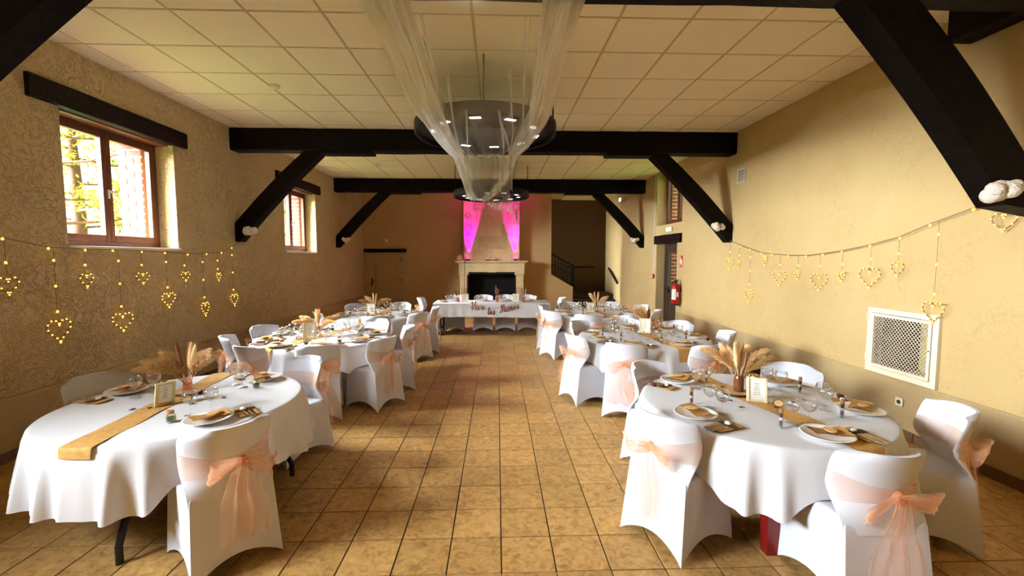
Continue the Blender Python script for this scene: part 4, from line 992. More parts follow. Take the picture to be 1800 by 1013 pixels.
# ------------------------------------------------------------------ tables, cloths, runners
def angdiff(a, b): return abs((a - b + PI) % (2 * PI) - PI)
for tk, T in TABLES.items():
    c, r = T['c'], T['r']; red = tk == 'R1'
    t = empty('round_table', (c[0], c[1], 0)); tag(t, 'round table %s under the white cloth, %s' % ('with red painted legs' if red else 'with black folding legs', T['name']), 'table', 'round tables')
    MB().lathe([(r - .03, TZ - .04), (r - .018, TZ - .03), (r - .018, TZ - .008), (r - .03, TZ - .005)], 48).build('tabletop', M['stairw'], t, True)
    for k in range(4):
        a = PI / 4 + PI / 2 * k + (.35 if tk[0] == 'L' else .1)
        if tk == 'L1': a = [math.radians(v) for v in (29, 108, 198, 276)][k]
        if red: a = [math.radians(v) for v in (-112, -30, 60, 150)][k]
        ca, sa = math.cos(a), math.sin(a)
        if red:
            MB().add([(ca * .56 + dx * s_, sa * .56 + dy * s_, z) for z, s_ in ((0, .030), (.66, .052)) for dx, dy in ((-1, -1), (1, -1), (1, 1), (-1, 1))], [(0, 1, 2, 3), (4, 5, 6, 7), (0, 1, 5, 4), (1, 2, 6, 5), (2, 3, 7, 6), (3, 0, 4, 7)]).build('leg', M['redwood'], t)
        else:
            e_ = .11 if tk == 'L1' else 0
            MB().tube([(ca * .48, sa * .48, TZ - .04), (ca * .50, sa * .50, .50), (ca * .50, sa * .50, .34), (ca * (.525 + e_ * .7), sa * (.525 + e_ * .7), .20), (ca * (.54 + e_), sa * (.54 + e_), .10), (ca * (.54 + e_), sa * (.54 + e_), 0)], .019, 8).build('leg', M['black'], t, True)
    # cloth
    chairs_a = [math.radians(s[0]) for s in SEATS[tk]]
    (rx0, ry0), (rx1, ry1) = T['run']
    run_a = [math.atan2(ry0 - c[1], rx0 - c[0]), math.atan2(ry1 - c[1], rx1 - c[0])]
    rr = random.Random(ord(tk[0]) * 7 + int(tk[1])); ph = [rr.uniform(0, 6.28) for _ in range(6)]
    NA = 288; rows = []
    hem0 = .34 if tk[1] == '1' else .36
    prof = [('top', .0), ('top', .35), ('top', .7), ('top', .93), ('edge', 0), ('edge', 1), ('edge', 2)] + [('skirt', k / 8) for k in range(1, 9)]
    P = []; F = []
    def cloth_r(a, z):
        k = max(0, (TZ - .02 - z) / .36)
        chm = 1.0
        for ca_ in chairs_a: chm = min(chm, 1 - .80 * math.exp(-(angdiff(a, ca_) / .34) ** 4))
        rm = 1.0
        for ra in run_a: rm = min(rm, 1 - .85 * math.exp(-(angdiff(a, ra) / .15) ** 4))
        fold = .52 * math.sin(23 * a + ph[0] + .8 * math.sin(3 * a + ph[1])) + .34 * math.sin(37 * a + ph[2] + math.sin(5 * a + ph[3])) + .25 * math.sin(7 * a + ph[4])
        fold = (1 if fold > 0 else -.45) * abs(fold) ** .85
        return r + .012 + .03 * k ** .7 + (.062 * fold + .012) * min(1, k) ** .85 * min(chm, rm) - .01 * (1 - chm) * k
    def hem(a):
        h = hem0 + .018 * math.sin(2 * a + ph[5]) + .010 * math.sin(5 * a + ph[1])
        for ca_, s in zip(chairs_a, SEATS[tk]):
            w = math.exp(-(angdiff(a, ca_) / (.36)) ** 6); h = h + (max(h, .468) - h) * w
        return h
    for kd, v in prof:
        for q in range(NA):
            a = 2 * PI * q / NA; ca, sa = math.cos(a), math.sin(a)
            if kd == 'top': rr_, z = r * v, TZ
            elif kd == 'edge': rr_, z = (r - .012 + .009 * v, TZ - (0, .002, .010)[int(v)])
            else:
                z = TZ - .015 - (TZ - .015 - hem(a)) * v; rr_ = cloth_r(a, z)
            P.append((ca * rr_, sa * rr_, z))
    for j in range(len(prof) - 1):
        for q in range(NA):
            if j == 0: continue
            F.append((j * NA + q, j * NA + (q + 1) % NA, (j + 1) * NA + (q + 1) % NA, (j + 1) * NA + q))
    F.append(tuple(NA + q for q in range(NA)))
    o = MB().add(P, F).build('tablecloth', M['cloth'], None, 'all', (c[0], c[1], 0)); tag(o, 'white cloth draped in folds over the %s' % T['name'], 'tablecloth', 'white round tablecloths')
    # runner
    p0 = Vector((rx0, ry0)); p1 = Vector((rx1, ry1)); dv = (p1 - p0).normalized(); nv = Vector((-dv.y, dv.x)); mid = (p0 + p1) / 2
    cc = Vector(c); hw = .083
    def edge_dist(s_sign, w):                                       # distance along dv from mid to the cloth rim at lateral offset w
        o2 = mid + nv * w - cc; b_ = o2.dot(dv) * s_sign; return -b_ + math.sqrt(max(0, b_ * b_ - o2.length_squared + (r + .006) ** 2))
    def rf(u, v):
        w = (u - .5) * 2 * hw * (1 + .05 * math.sin(30 * v))
        d0, d1 = edge_dist(-1, w), edge_dist(1, w); drop = {'L1': .07, 'R1': .10}.get(tk, .15)
        s = -(d0 + drop) + (d0 + d1 + 2 * drop) * v
        z = TZ + .004 + .0025 * math.sin(23 * v + 5 * u)
        if s < -d0 or s > d1:
            ex_ = (-d0 - s) if s < -d0 else s - d1; k = -1 if s < -d0 else 1
            bb_ = min(ex_, .03); px = mid + nv * w + dv * (k * ((d0 if k < 0 else d1) + .016 * math.sin(min(1, ex_ / .025) * PI / 2) + .10 * max(0, ex_ - .02)))
            z = TZ + .004 - .0 - max(0, ex_ - .012)
            return (px.x - c[0], px.y - c[1], z)
        px = mid + nv * w + dv * s; return (px.x - c[0], px.y - c[1], z)
    o = MB().grid(rf, 8, 110).build('table_runner', M['kraft'], None, 'all', (c[0], c[1], 0)); tag(o, 'kraft coloured runner laid across the %s' % T['name'], 'table runner', 'kraft table runners')

# head table
t = empty('head_table', (0, 9.68, 0)); tag(t, 'long rectangular head table standing before the fireplace', 'table')
hx0, hx1, hy0, hy1 = HEAD['x0'], HEAD['x1'], HEAD['y0'] - 9.68, HEAD['y1'] - 9.68
MB().box(hx0 + .01, hx1 - .01, hy0 + .01, hy1 - .01, TZ - .04, TZ - .006, bev=.006).build('tabletop', M['stairw'], t)
for x in (hx0 + .14, hx1 - .16):
    for y in (hy0 + .1, hy1 - .1): MB().box(x - .022, x + .022, y - .022, y + .022, 0, TZ - .04, bev=.004).build('leg', M['black'], t)
    MB().box(x - .015, x + .015, hy0 + .12, hy1 - .12, .12, .15).build('stretcher', M['black'], t)
def hc(u, v):
    # perimeter param u, v 0 = rim, 1 = hem
    per = [(hx0, hy0), (hx1, hy0), (hx1, hy1), (hx0, hy1)]; ln = [hx1 - hx0, hy1 - hy0, hx1 - hx0, hy1 - hy0]; tot = sum(ln); s = u * tot; k = 0
    while s > ln[k] + 1e-9 and k < 3: s -= ln[k]; k += 1
    a = Vector(per[k]); b = Vector(per[(k + 1) % 4]); p = a.lerp(b, s / ln[k]); n_ = [(0, -1), (1, 0), (0, 1), (-1, 0)][k]
    e = min(s, ln[k] - s); cor = math.exp(-(e / .05) ** 2)
    fold = .006 * math.sin(31 * p.x + 17 * p.y) * v
    dz = (TZ - .30 if k == 0 else .455 if k == 2 else .45) - .012 * math.sin(2 * p.x) * (k == 0)
    cx_ = Vector((p.x, p.y)); off = .012 + .012 * v + fold + .03 * cor * v
    z = TZ - .004 + (dz - TZ) * v
    q = Vector((p.x + n_[0] * off, p.y + n_[1] * off))
    if cor > .5:
        cc_ = Vector(((hx0 + hx1) / 2, (hy0 + hy1) / 2)); sx = 1 if p.x > cc_.x else -1; sy = 1 if p.y > cc_.y else -1
        q = Vector((p.x + sx * .012 + sx * .03 * v * cor, p.y + sy * .012 + sy * .03 * v * cor))
    return (q.x, q.y, z)
mb = MB(); mb.grid(hc, 200, 6, True)
mb.box(hx0 - .011, hx1 + .011, hy0 - .011, hy1 + .011, TZ - .005, TZ, bev=.002)
o = mb.build('tablecloth', M['cloth'], None, True, (0, 9.68, 0)); tag(o, 'white rectangular cloth with pressed creases hanging over the head table', 'tablecloth')
# copper lettering hung on the cloth: vive les Maries
def letters(word, strokes, x, z, sc, rot, parent):
    w = empty('word', (x, 0, z)); w.parent = parent
    for nm, sts in strokes:
        mb = MB()
        for pts in sts:
            Q = [Vector((p[0] * sc, 0, p[1] * sc)) for p in pts]
            Q = [Vector((q.x * math.cos(rot) - q.z * math.sin(rot), -.0, q.x * math.sin(rot) + q.z * math.cos(rot))) for q in Q]
            for a, b in zip(Q, Q[1:]):
                t_ = (b - a); t_.y = 0
                if t_.length < 1e-6: continue
                t_.normalize(); n_ = Vector((-t_.z, 0, t_.x)) * .0085 + Vector((.003, 0, .002)); a2 = a - t_ * .004; b2 = b + t_ * .004
                mb.add([a2 - n_, b2 - n_, b2 + n_, a2 + n_, a2 - n_ + Vector((0, .003, 0)), b2 - n_ + Vector((0, .003, 0)), b2 + n_ + Vector((0, .003, 0)), a2 + n_ + Vector((0, .003, 0))], [(0, 1, 2, 3), (4, 7, 6, 5), (0, 4, 5, 1), (1, 5, 6, 2), (2, 6, 7, 3), (3, 7, 4, 0)])
        mb.build('letter_' + nm, M['copper'], parent, False, (x, 0, z))
    bpy.data.objects.remove(w)
def arc(cx, cy, rx, ry, a0, a1, n=10): return [(cx + rx * math.cos(math.radians(a0 + (a1 - a0) * i / n)), cy + ry * math.sin(math.radians(a0 + (a1 - a0) * i / n))) for i in range(n + 1)]
def sh(pts, dx, sl=.18): return [(x + dx + y * sl, y) for x, y in pts]
E_ = lambda dx: [sh([(0, .25), (.3, .3)] + arc(.17, .28, .15, .22, 10, 330, 12), dx)]
I_ = lambda dx: [sh([(0, .5), (0, .12), (.08, 0), (.2, .08)], dx), sh([(-.01, .68), (.02, .73)], dx)]
V_ = lambda dx: [sh([(0, .5), (.05, .1), (.14, 0), (.26, .2), (.3, .5), (.4, .46)], dx)]
S_ = lambda dx: [sh([(0, .05), (.14, .2), (.16, .5)] + arc(.14, .18, .14, .18, 60, -140, 10), dx)]
L_ = lambda dx: [sh([(0, .1), (.18, .7), (.16, .95), (.08, .9), (.05, .3), (.1, .02), (.25, .1)], dx)]
R_ = lambda dx: [sh([(0, 0), (.04, .5), (.1, .42), (.22, .46), (.24, .1), (.34, .05)], dx)]
A_ = lambda dx: [sh(arc(.17, .24, .17, .24, 60, 400, 14), dx), sh([(.33, .48), (.32, .1), (.42, .04)], dx)]
BV = lambda dx: [sh([(-.12, .75), (-.04, .9), (.06, .85), (.1, .2), (.2, 0), (.34, .4), (.44, .95), (.38, 1.0), (.36, .6), (.5, .45)], dx)]
BM = lambda dx: [sh([(-.06, .1), (.0, .0), (.1, .95), (.2, .9), (.24, .1), (.42, .95), (.5, .9), (.52, .15), (.62, .02), (.7, .1)], dx)]
ACC = lambda dx: [sh([(.14, .68), (.26, .82)], dx)]
bn = empty('letter_banner', (-.15, HEAD['y0'] - .055, .555)); tag(bn, 'copper cursive lettering banner hanging on the front of the head table cloth', 'banner')
sc = .175
letters('vive', [('v', BV(0)), ('i', I_(.62)), ('v', V_(.86)), ('e', E_(1.32))], -.42, .03, sc, -.05, bn)
letters('les', [('l', L_(0)), ('e', E_(.24)), ('s', S_(.62))], -.06, -.085, sc * .95, .05, bn)
letters('maries', [('m', BM(0)), ('a', A_(.72)), ('r', R_(1.16)), ('i', I_(1.54)), ('e', E_(1.76) + ACC(1.76)), ('s', S_(2.12))], .22, -.045, sc * .95, .22, bn)
MB().tube([(-.62, -.002, .15), (-.42, -.002, .10), (-.06, -.002, .02), (.22, -.002, .07), (.52, -.002, .13), (.72, -.002, .15)], .0025, 4).build('cord', M['wire'], bn)

# ------------------------------------------------------------------ tableware prototypes
plate_me = MB().lathe([(.0001, .006), (.075, .006), (.085, .010), (.122, .020), (.130, .0225), (.131, .020), (.088, .006), (.078, .0), (.0001, .0)], 32, closed=True).mesh('plate', M['porcelain'], 'all')
def napkin_mesh():
    mb = MB()
    def fn(u, v):
        x = (u - .5) * .19; y = (v - .5) * .105
        return (x, y + .015 * math.sin(u * 4), .024 + .012 * (abs(u - .5) * 2) ** 2 + .006 * math.sin(5 * u + 2 * v))
    mb.grid(fn, 8, 4); mb.grid(lambda u, v: tuple(Vector(fn(u, v)) + Vector((.006, -.004, .005))), 8, 4)
    P = len(mb.v) // 2
    return mb.mesh('napkin', M['kraft2'], 'all')
nap_me = napkin_mesh()
ntag_me = MB().lathe([(.0001, .0), (.028, 0), (.028, .005), (.0001, .005)], 14, (0, 0, 0), 1.5).mesh('wooden_tag', M['tag'], False)
glass_me = MB().lathe([(.034, 0), (.032, .002), (.006, .006), (.0035, .012), (.0035, .062), (.008, .070), (.028, .082), (.040, .098), (.044, .116), (.042, .134), (.037, .150), (.0355, .150), (.0405, .134), (.0425, .116), (.0385, .099), (.027, .084), (.002, .073)], 20, closed=True).mesh('wine_glass', M['wineglass'], 'all')
def pouch_parts():
    q = MB(); q.box(-.055, .055, -.095, .095, 0, .005, bev=.001); a = q.mesh('kraft_pouch', M['kraft2'])
    k = MB(); k.box(-.030, -.018, -.02, .135, .0055, .0085); kn = k.mesh('knife', M['steel'])
    f = MB(); f.box(-.005, .005, -.02, .10, .0055, .0085)
    for x in (-.009, -.003, .003, .009): f.box(x - .0015, x + .0015, .10, .145, .006, .0085)
    f.box(-.010, .010, .095, .102, .006, .0085); fo = f.mesh('fork', M['steel'])
    s = MB(); s.box(.018, .026, -.02, .10, .0055, .0085); s.ball((.022, .118, .008), .016, 10, 6, (1, 1.4, .2)); sp = s.mesh('spoon', M['steel'])
    p = MB(); p.ball((.008, -.03, .016), .018, 8, 6, (1.1, .9, .65)); pe = p.mesh('pebble', M['cream'], 'all')
    b = MB(); b.box(-.058, .058, -.045, .0, .009, .011, bev=.0005); st_ = b.mesh('pouch_flap', M['bark'])
    return [('kraft_pouch', a), ('knife', kn), ('fork', fo), ('spoon', sp), ('pebble', pe), ('pouch_flap', st_)]
pouch = pouch_parts()
def tube_parts():
    L = []
    for nm, m, z0, z1 in (('turquoise_sand', 'sand_teal', .003, .018), ('red_sand', 'sand_red', .018, .045), ('white_sand', 'sand_white', .045, .062), ('dark_petals', 'sand_black', .062, .085)):
        L.append((nm, MB().lathe([(.0105, z0), (.0105, z1)], 12).mesh(nm, M[m], True)))
    L.append(('glass_tube', MB().lathe([(.0125, 0), (.0125, .098), (.0115, .098), (.0115, .002)], 12, closed=True).mesh('glass_tube', M['wineglass'], True)))
    L.append(('cork', MB().lathe([(.010, .086), (.012, .098), (.0125, .115)], 12).mesh('cork', M['cork'], True)))
    return L
tube = tube_parts()
def jar_parts():
    L = [('jar_glass', MB().lathe([(.024, 0), (.026, .003), (.026, .040), (.018, .048), (.018, .056), (.016, .056), (.016, .048), (.024, .039), (.024, .004)], 16, closed=True).mesh('jar_glass', M['wineglass'], True)),
         ('moss', MB().lathe([(.022, .004), (.0235, .02), (.021, .028), (.008, .033)], 12).mesh('moss', M['green'], True)),
         ('cork', MB().lathe([(.016, .050), (.018, .066), (.017, .069)], 12).mesh('cork', M['cork'], True)),
         ('paper_tag', MB().box(.012, .05, -.03, -.027, .035, .062).mesh('paper_tag', M['tag']))]
    return L
jar = jar_parts()
def thing_from(parts, name, loc, rz, label, cat, group):
    t = empty(name, loc, rz); tag(t, label, cat, group)
    for nm, me in parts: place(nm, me, t)
    return t
short = {'L1': 'front left table', 'R1': 'front right table', 'L2': 'middle left table', 'R2': 'middle right table', 'L3': 'far left table', 'R3': 'far right table'}
chip_me = MB().box(-.018, .018, -.004, .004, 0, .003).add([(-.006, -.012, .0), (.004, -.012, 0), (.012, .014, 0), (.002, .014, 0), (-.006, -.012, .004), (.004, -.012, .004), (.012, .014, .004), (.002, .014, .004)], [(0, 1, 2, 3), (4, 5, 6, 7), (0, 1, 5, 4), (1, 2, 6, 5), (2, 3, 7, 6), (3, 0, 4, 7)]).mesh('wooden_confetti', M['choc'])
for tk, seats in SEATS.items():
    T = TABLES[tk]; c = T['c']; nm = short[tk]
    for si, (a, d, ph, tw, bx_) in enumerate(seats):
        ar = math.radians(a); u = Vector((math.cos(ar), math.sin(ar))); s = Vector((-u.y, u.x)); rp = T['r'] - .155
        zz_ = TZ + .0015
        def at(rad, lat, z=zz_): return (c[0] + u.x * rad + s.x * lat, c[1] + u.y * rad + s.y * lat, z)
        # clear of the runner
        shift = 0.0
        for rk in (0, 1):
            e = T['run'][rk]; ra = math.atan2(e[1] - c[1], e[0] - c[0])
        rzp = ar + PI / 2 + R.uniform(-.25, .25)
        who = 'seat ' + ph + ', ' + nm
        o = place('dinner_plate', plate_me, None, at(rp, 0, TZ + .009), rzp); tag(o, 'round white plate of ' + who, 'plate', 'dinner plates on the ' + nm)
        n_ = empty('folded_napkin', at(rp, 0, TZ + .009), rzp + R.uniform(-.3, .3)); tag(n_, 'folded kraft napkin of ' + who, 'napkin', 'kraft napkins on the ' + nm)
        place('napkin', nap_me, n_); place('wooden_tag', ntag_me, n_, (R.uniform(-.03, .03), -.012, .042), R.uniform(0, 3))
        gl = ' wine glass of ' + who
        pa, pb = at(rp - .205, -.055), at(rp - .19, .055); first = 'left' if pa[0] / pa[1] < pb[0] / pb[1] else 'right'
        for lat, rad in ((-.055, .205), (.055, .19)):
            sd_ = first if lat < 0 else ('right' if first == 'left' else 'left')
            o = place('wine_glass', glass_me, None, at(rp - rad, lat + R.uniform(-.012, .012), TZ + .0065)); tag(o, sd_ + gl, 'wine glass', 'wine glasses on the ' + nm)
        side = 1 if tk[0] == 'R' else 1
        thing_from(pouch, 'cutlery_pouch', at(rp - .005, .205, TZ + .0072), rzp - PI / 2 + PI / 2 + PI + R.uniform(-.1, .1), 'kraft cutlery pouch of ' + who, 'cutlery', 'cutlery pouches on the ' + nm)
        if tk[0] == 'R': thing_from(tube, 'favour_tube', at(rp - .15, -.16, TZ + .0065), R.uniform(0, 6), 'corked tube of coloured sand, ' + who, 'favour', 'favour tubes on the ' + nm)
        else: thing_from(jar, 'favour_jar', at(rp - .16, -.15, TZ + .0065), R.uniform(0, 6), 'little corked moss jar, ' + who, 'favour', 'favour jars on the ' + nm)
    for k in range(8):
        aa = R.uniform(0, 6.28); rad = R.uniform(.14, .36)
        if tk[1] != '3':
            o = place('wooden_confetti', chip_me, None, (c[0] + rad * math.cos(aa), c[1] + rad * math.sin(aa), TZ + .0062), R.uniform(0, 3)); tag(o, 'small dark wooden confetti piece scattered on the ' + nm, 'confetti', 'wooden confetti on the ' + nm)

# ------------------------------------------------------------------ centrepieces
def plume_mesh(seed, L, w, n, droop, m, nm):
    rr = random.Random(seed); mb = MB()
    for k in range(n):
        t = rr.random() ** .8; a = rr.uniform(0, 2 * PI); z = L * (.35 + .65 * t)
        c = Vector((droop * t * t, 0, z - droop * .4 * t * t))
        env = w * .85 * math.sin(PI * (.12 + .83 * t)) ** .8
        dd = Vector((math.cos(a) * env + droop * .6 * t, math.sin(a) * env, .05 * L + rr.uniform(.06, .20) * L * (1 - .4 * t)))
        s = dd.cross(Vector((rr.uniform(-1, 1), rr.uniform(-1, 1), rr.uniform(-1, 1)))).normalized() * .0042
        e = c + dd
        mb.add([c - s, c + s, c.lerp(e, .6) + s * .9 + Vector((0, 0, .004)), e - Vector((0, 0, .006 + droop * .05)), c.lerp(e, .6) - s * .9 + Vector((0, 0, .004))], [(0, 1, 2, 3, 4)])
    mb.tube([(0, 0, 0), (droop * .12, 0, L * .4), (droop * .5, 0, L * .75), (droop, 0, L - droop * .4)], .0024, 5)
    return mb.mesh(nm, m, False)
def spike_mesh(seed, L, w, m, nm):
    rr = random.Random(seed); mb = MB()
    mb.tube([(0, 0, 0), (0, 0, L * .5)], .002, 5)
    mb.lathe([(.002, L * .40), (w * .8, L * .50), (w, L * .65), (w * .85, L * .85), (w * .3, L * .98), (.001, L)], 10)
    for k in range(260):
        t = rr.random(); a = rr.uniform(0, 6.28); z = L * (.42 + .56 * t); r = w * math.sin(PI * (.15 + .8 * t)) ** .6; c = Vector((r * .85 * math.cos(a), r * .85 * math.sin(a), z)); e = c + Vector((math.cos(a) * w * .5, math.sin(a) * w * .5, w * .9)); s = Vector((-math.sin(a), math.cos(a), 0)) * .0016
        mb.add([c - s, c + s, e], [(0, 1, 2)])
    return mb.mesh(nm, m, False)
PL = {'fluffy': [plume_mesh(1, .34, .070, 750, .10, M['pampas2'], 'pampas_plume'), plume_mesh(2, .36, .06, 700, .10, M['pampas'], 'pampas_plume'), plume_mesh(5, .33, .065, 700, .06, M['pampas3'], 'pampas_plume')],
      'spike': [spike_mesh(3, .36, .017, M['pampas3'], 'bunny_tail'), spike_mesh(4, .38, .015, M['brownplume'], 'brown_spike'), spike_mesh(6, .35, .016, M['pampas'], 'bunny_tail')],
      'dark': [spike_mesh(8, .30, .013, M['brownplume'], 'brown_spike'), spike_mesh(9, .30, .013, M['cream'], 'cream_spike')]}
def bouquet(t, z, spec, sc=1.0):
    for (me, az, tilt) in spec:
        o = place(me.name.split('.')[0], me, t, (0, 0, z), None, (sc, sc, sc)); o.rotation_euler = (0, math.radians(tilt * .8), math.radians(az))
F_, S2, D_ = PL['fluffy'], PL['spike'], PL['dark']
def vase(loc, kind, spec, label, sc=1.0, ribbon=True):
    t = empty('pampas_vase', loc); tag(t, label, 'vase', 'pampas vases')
    if kind == 'pink': MB().lathe([(.032, 0), (.036, .006), (.030, .05), (.026, .10), (.030, .118), (.028, .118), (.024, .10), (.028, .05), (.033, .008)], 20, closed=True).build('vase_body', M['pinkglass'], t, True)
    else: MB().lathe([(.030, 0), (.034, .004), (.034, .095), (.030, .105), (.028, .118), (.025, .118), (.027, .10), (.030, .008)], 20, closed=True).build('vase_body', M['amber'], t, True)
    if ribbon:
        b = MB(); 
        for s in (-1, 1):
            b.grid(lambda u, v: (.02 + s * .0 + .03 * math.sin(PI * u) * (1 if s > 0 else .7), -.033 - .016 * math.sin(2 * PI * u), .095 + s * .02 * math.sin(PI * u) + (v - .5) * .012), 10, 2)
        b.build('ribbon', M['organza_knot'] if False else M['tulle_dense'], t, 'all')
    bouquet(t, .03, spec, sc); return t
def wood_slice(loc, r, label):
    t = empty('wood_slice', loc); tag(t, label, 'wood slice', 'wood slices under the vases')
    MB().lathe([(r, 0), (r * 1.03, .006), (r * 1.03, .014), (r, .016)], 24, (0, 0, 0), .8).build('bark_edge', M['bark'], t, True)
    MB().lathe([(r * .97, .0161), (r * .97, .018)], 24, (0, 0, 0), .8).build('cut_face', M['slice'], t)
def photo_frame(loc, rz, w, h, m, label, tilt=.22, easel=True):
    t = empty('menu_frame', loc, rz); tag(t, label, 'picture frame', 'framed cards'); t.rotation_euler = (0, 0, rz)
    rm = Matrix.Rotation(tilt, 4, 'X'); b = .018
    q = MB()
    for (x0, x1, z0, z1) in ((-w / 2, -w / 2 + b, 0, h), (w / 2 - b, w / 2, 0, h), (-w / 2 + b, w / 2 - b, 0, b), (-w / 2 + b, w / 2 - b, h - b, h)): q.box(x0, x1, -.009, .009, z0, z1, rm @ Matrix.Identity(4), bev=.002)
    q.build('frame_border', M[m], t)
    MB().box(-w / 2 + b, w / 2 - b, -.002, .006, b, h - b, rm).build('card', M['card'], t)
    p = MB(); rr = random.Random(int(abs(loc[0]) * 1000))
    z = h - b - .022
    while z > b + .02:
        ll = rr.uniform(.25, .48) * (w - 2 * b); p.box(-ll / 2, ll / 2, -.0035, -.002, z, z + .0035, rm); z -= .0125
    p.build('card_print', M['ink'], t)
    if easel: MB().prism([(-.02, 0), (.02, 0), (.012, h * .7), (-.012, h * .7)], 1, 0, .003).build('easel_back', M['bark'], t, False, (0, .085, .0), (-.30, 0, 0))
def number_tag(loc, rz, label):
    t = empty('table_tag', loc, rz); tag(t, label, 'table tag', 'round wooden table tags')
    rm = Matrix.Rotation(PI / 2 - .5, 4, 'X')
    a = MB().lathe([(.034, 0), (.034, .008)], 18, (0, 0, 0), .72); a.v = [tuple(rm @ Vector(p) + Vector((0, 0, .024))) for p in a.v]; a.build('bark_ring', M['bark'], t)
    a = MB().lathe([(.028, .008), (.028, .0095)], 18, (0, 0, 0), .72); a.v = [tuple(rm @ Vector(p) + Vector((0, 0, .024))) for p in a.v]; a.build('disc_face', M['tag'], t)
zt_ = TZ + .0075
wood_slice((-2.26, 3.17, zt_), .095, 'pale wood slice with bark edge under the vase on the front left table')
vase((-2.27, 3.19, zt_ + .018), 'pink', [(F_[0], 195, 36), (F_[0], 165, 26), (F_[0], 215, 44), (F_[0], 185, 50), (S2[1], 190, 14), (S2[0], 20, 8), (F_[2], 0, 22), (F_[2], 20, 34), (F_[1], -20, 30), (S2[2], 100, 12), (S2[0], -15, 20)], 'rose tinted glass vase of pampas grass on the front left table', .92)
photo_frame((-2.245, 2.93, zt_), .25 + .75, .115, .165, 'gframe', 'pale gold framed menu card leaning on its stand on the front left table', .25)
number_tag((-2.13, 2.98, zt_), .3, 'small round wooden tag beside the framed card on the front left table')
wood_slice((1.74, 3.02, zt_), .10, 'wood slice with bark edge under the vase on the front right table')
vase((1.755, 3.03, zt_ + .018), 'amber', [(S2[0], 170, 5), (S2[2], 30, 7), (F_[1], 150, 28), (F_[2], 120, 16), (F_[1], 10, 26), (F_[0], 0, 34), (S2[0], 200, 12), (D_[1], 15, 14), (F_[2], 40, 20)], 'brown glass vase of dried grasses on the front right table', .95)
photo_frame((1.775, 2.84, zt_), -.12 - .28, .125, .165, 'frame', 'cream framed menu card on the front right table', -.20 + .0, True)
number_tag((1.86, 2.74, zt_), -.4, 'round wooden tag in front of the cream framed card on the front right table')
vase((-2.25, 5.47, zt_), 'pink', [(S2[0], 180, 6), (S2[2], 30, 5), (F_[0], 10, 30), (F_[0], 40, 40), (F_[2], 190, 35), (S2[2], 120, 14), (F_[1], 210, 46), (S2[1], 90, 9), (F_[1], -30, 48)], 'vase of pampas grass standing on the middle left table', .88)
photo_frame((-2.27, 5.25, zt_), .18, .15, .20, 'gframe', 'framed card in front of the vase on the middle left table', -.15)
number_tag((-2.38, 5.22, zt_), .2, 'wooden tag beside the framed card on the middle left table')
vase((2.03, 5.72, zt_), 'amber', [(D_[0], 20, 4), (F_[1], 170, 26), (F_[1], 150, 16), (F_[2], 190, 34), (D_[0], 40, 10), (F_[1], 120, 10), (S2[2], 180, 12)], 'vase of thin dried grasses on the middle right table', .88)
photo_frame((1.93, 5.54, zt_), -.3, .14, .19, 'frame', 'cream framed card on the middle right table', -.18)
number_tag((2.06, 5.48, zt_), -.3, 'wooden tag beside the framed card on the middle right table')
vase((-2.16, 7.65, zt_), 'pink', [(S2[0], 180, 5), (S2[2], 20, 8), (F_[0], 10, 30), (F_[0], 180, 36), (F_[2], 170, 22), (F_[1], 30, 40), (S2[1], 120, 16)], 'vase of pampas grass on the far left table', .92)
photo_frame((-2.17, 7.46, zt_), .15, .15, .20, 'gframe', 'framed card in front of the vase on the far left table', -.15)
number_tag((-2.32, 7.42, zt_), .15, 'dark wooden tag on the far left table')
vase((1.80, 7.74, zt_), 'pink', [(S2[0], 180, 10), (S2[0], 20, 8), (F_[2], 10, 34), (F_[2], 40, 50), (S2[2], 190, 24), (F_[2], 170, 12), (S2[0], 60, 22)], 'vase of cream pampas grass on the far right table', .95)
photo_frame((1.66, 7.58, zt_), -.1, .15, .19, 'gframe', 'framed card left of the vase on the far right table', -.15)

# head table dressing
hz = TZ + .0015
for k, (x, sp, lb) in enumerate(((-.86, [(D_[0], 180, 14), (D_[0], 0, 9), (D_[1], 20, 16), (D_[0], 190, 22)], 'left'), (-.0, [(D_[0], 180, 12), (D_[1], 90, 4), (D_[0], 0, 12), (D_[0], 20, 4), (S2[1], 185, 6)], 'middle'), (.58, [(D_[1], 180, 3), (D_[0], 180, 12), (D_[1], 10, 16), (D_[0], 20, 8)], 'right'))):
    vase((x, 9.52, hz), 'pink', sp, 'slim vase of dried plumes, %s of three on the head table' % lb, .92, False)
photo_frame((-.71, 9.50, hz), .0, .16, .19, 'frame', 'framed card left of centre on the head table', -.15)
photo_frame((.41, 9.50, hz), -.0, .15, .19, 'frame', 'framed card right of centre on the head table', -.15)
for k, (x, y, rz, who) in enumerate(((-.99, 9.88, 0, 'left'), (-.33, 9.88, 0, 'centre left'), (.18, 9.88, 0, 'centre right'), (.72, 9.88, 0, 'right'), (-1.20, 9.60, PI / 2, 'far left end'), (.96, 9.60, PI / 2, 'far right end'))):
    o = place('dinner_plate', plate_me, None, (x, y, TZ + .002), rz); tag(o, 'white plate at the %s place of the head table' % who, 'plate', 'dinner plates on the head table')
    n_ = empty('folded_napkin', (x, y, TZ + .002), rz); tag(n_, 'kraft napkin at the %s place of the head table' % who, 'napkin', 'napkins on the head table'); place('napkin', nap_me, n_); place('wooden_tag', ntag_me, n_, (0, -.012, .042))
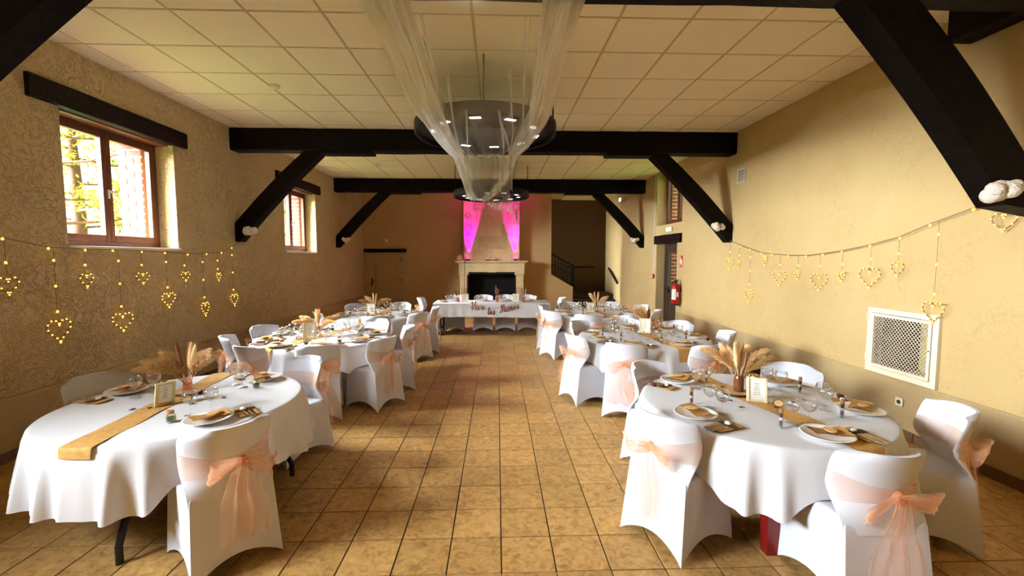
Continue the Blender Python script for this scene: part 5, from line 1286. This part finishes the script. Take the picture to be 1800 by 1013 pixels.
for x, y, w_ in ((-1.10, 9.50, 'left end'), (-1.02, 9.74, 'left place'), (-.22, 9.74, 'centre left place'), (.30, 9.74, 'centre right place'), (.84, 9.50, 'right end'), (.62, 9.76, 'right place'), (-.43, 9.72, 'middle, left of the centre vase,'), (.10, 9.74, 'middle, beside the glass bowl,')):
    o = place('wine_glass', glass_me, None, (x, y, TZ + .002)); tag(o, 'stemmed wine glass at the %s of the head table' % w_, 'wine glass', 'wine glasses, %s, head table' % w_)
bw_ = MB().lathe([(.03, 0), (.055, .01), (.06, .05), (.05, .09), (.048, .09), (.058, .05), (.052, .012), (.0, .006)], 20, closed=True).build('glass_bowl', M['wineglass'], None, 'all', (.15, 9.55, hz)); tag(bw_, 'round clear glass bowl right of the middle vase on the head table', 'bowl')

# dark red dried roses beside some napkins on the near tables
rose_me = MB().ball((0, 0, .016), .018, 8, 6, (1, 1, .85)).ball((.012, .006, .018), .012, 7, 5).ball((-.010, .008, .019), .012, 7, 5).tube([(.0, 0, .012), (.05, .02, .006), (.085, .03, .005)], .0018, 5).mesh('dried_rose', M['rose'], 'all')
for p, rz, lb in (((-1.99, 3.66, zt_), .4, 'dark red dried rose by the aisle end plate of the front left table'), ((1.20, 3.21, zt_), 2.2, 'dark red dried rose at the left rim of the front right table'), ((2.41, 2.90, zt_), -.6, 'dark red dried rose behind the right plate of the front right table'), ((-2.84, 5.0, zt_), .2, 'dark red dried rose at the left of the middle left table'), ((2.50, 5.0, zt_), 1.2, 'dark red dried rose at the right rim of the middle right table')):
    o = place('dried_rose', rose_me, None, p, rz); tag(o, lb, 'rose', 'dried roses')

# ------------------------------------------------------------------ outside: lawn and trees
struct(MB().box(-60, 60, -40, 80, -.5, -.35).build('ground', M['lawn']))
def tree(loc, h, rad, n, m, label, seed, pine=False):
    t = empty('garden_tree', loc); tag(t, label, 'tree', 'garden trees outside the windows'); rr = random.Random(seed)
    MB().tube([(0, 0, -.4), (.1, .05, h * .3), (-.05, .1, h * .65), (.05, 0, h * .95)], [.26, .20, .12, .03], 8).build('trunk', M['trunk'], t, True)
    br = MB(); lv = MB()
    for k in range(26):
        z = h * (.18 + .78 * k / 26); a = k * 2.4 + rr.uniform(-.3, .3); L = rad * (1.05 - .75 * k / 26) * rr.uniform(.75, 1.1)
        d = Vector((math.cos(a), math.sin(a), rr.uniform(-.05, .30))); e = Vector((0, 0, z)) + d * L
        br.tube([(0, 0, z), (d * L * .5 + Vector((0, 0, z - .05 * L)))[:], e[:]], [.045, .03, .012], 5)
        for q in range(n):
            u = rr.random() ** .6; c = Vector((0, 0, z)).lerp(e, .25 + .8 * u) + Vector((rr.gauss(0, .30), rr.gauss(0, .30), rr.gauss(0, .20)))
            s = rr.uniform(.05, .11); v1 = Vector((rr.uniform(-1, 1), rr.uniform(-1, 1), rr.uniform(-1, 1))).normalized() * s; v2 = v1.cross(Vector((rr.uniform(-1, 1), rr.uniform(-1, 1), rr.uniform(-1, 1)))).normalized() * s * (.22 if pine else .55)
            lv.add([c - v1, c + v2, c + v1 * 1.2, c - v2], [(0, 1, 2, 3)])
    br.build('branches', M['trunk'], t, True); lf = lv.build('foliage', m, t); lf['kind'] = 'stuff'
tree((-10.5, 10.2, 0), 9.0, 3.2, 170, M['pine'], 'bushy yellow green conifer seen through the near left window', 3, True)
tree((-9.0, 13.4, 0), 6.0, 2.3, 200, M['leaf'], 'leafy bright green tree at the right of the near left window view', 4)
tree((-14.5, 15.5, 0), 10.0, 3.6, 140, M['leaf'], 'tall tree farther back behind the conifer outside the left windows', 5)
tree((-9.5, 20.0, 0), 7.0, 2.6, 150, M['pine'], 'tree seen through the narrow view of the far left window', 6, True)
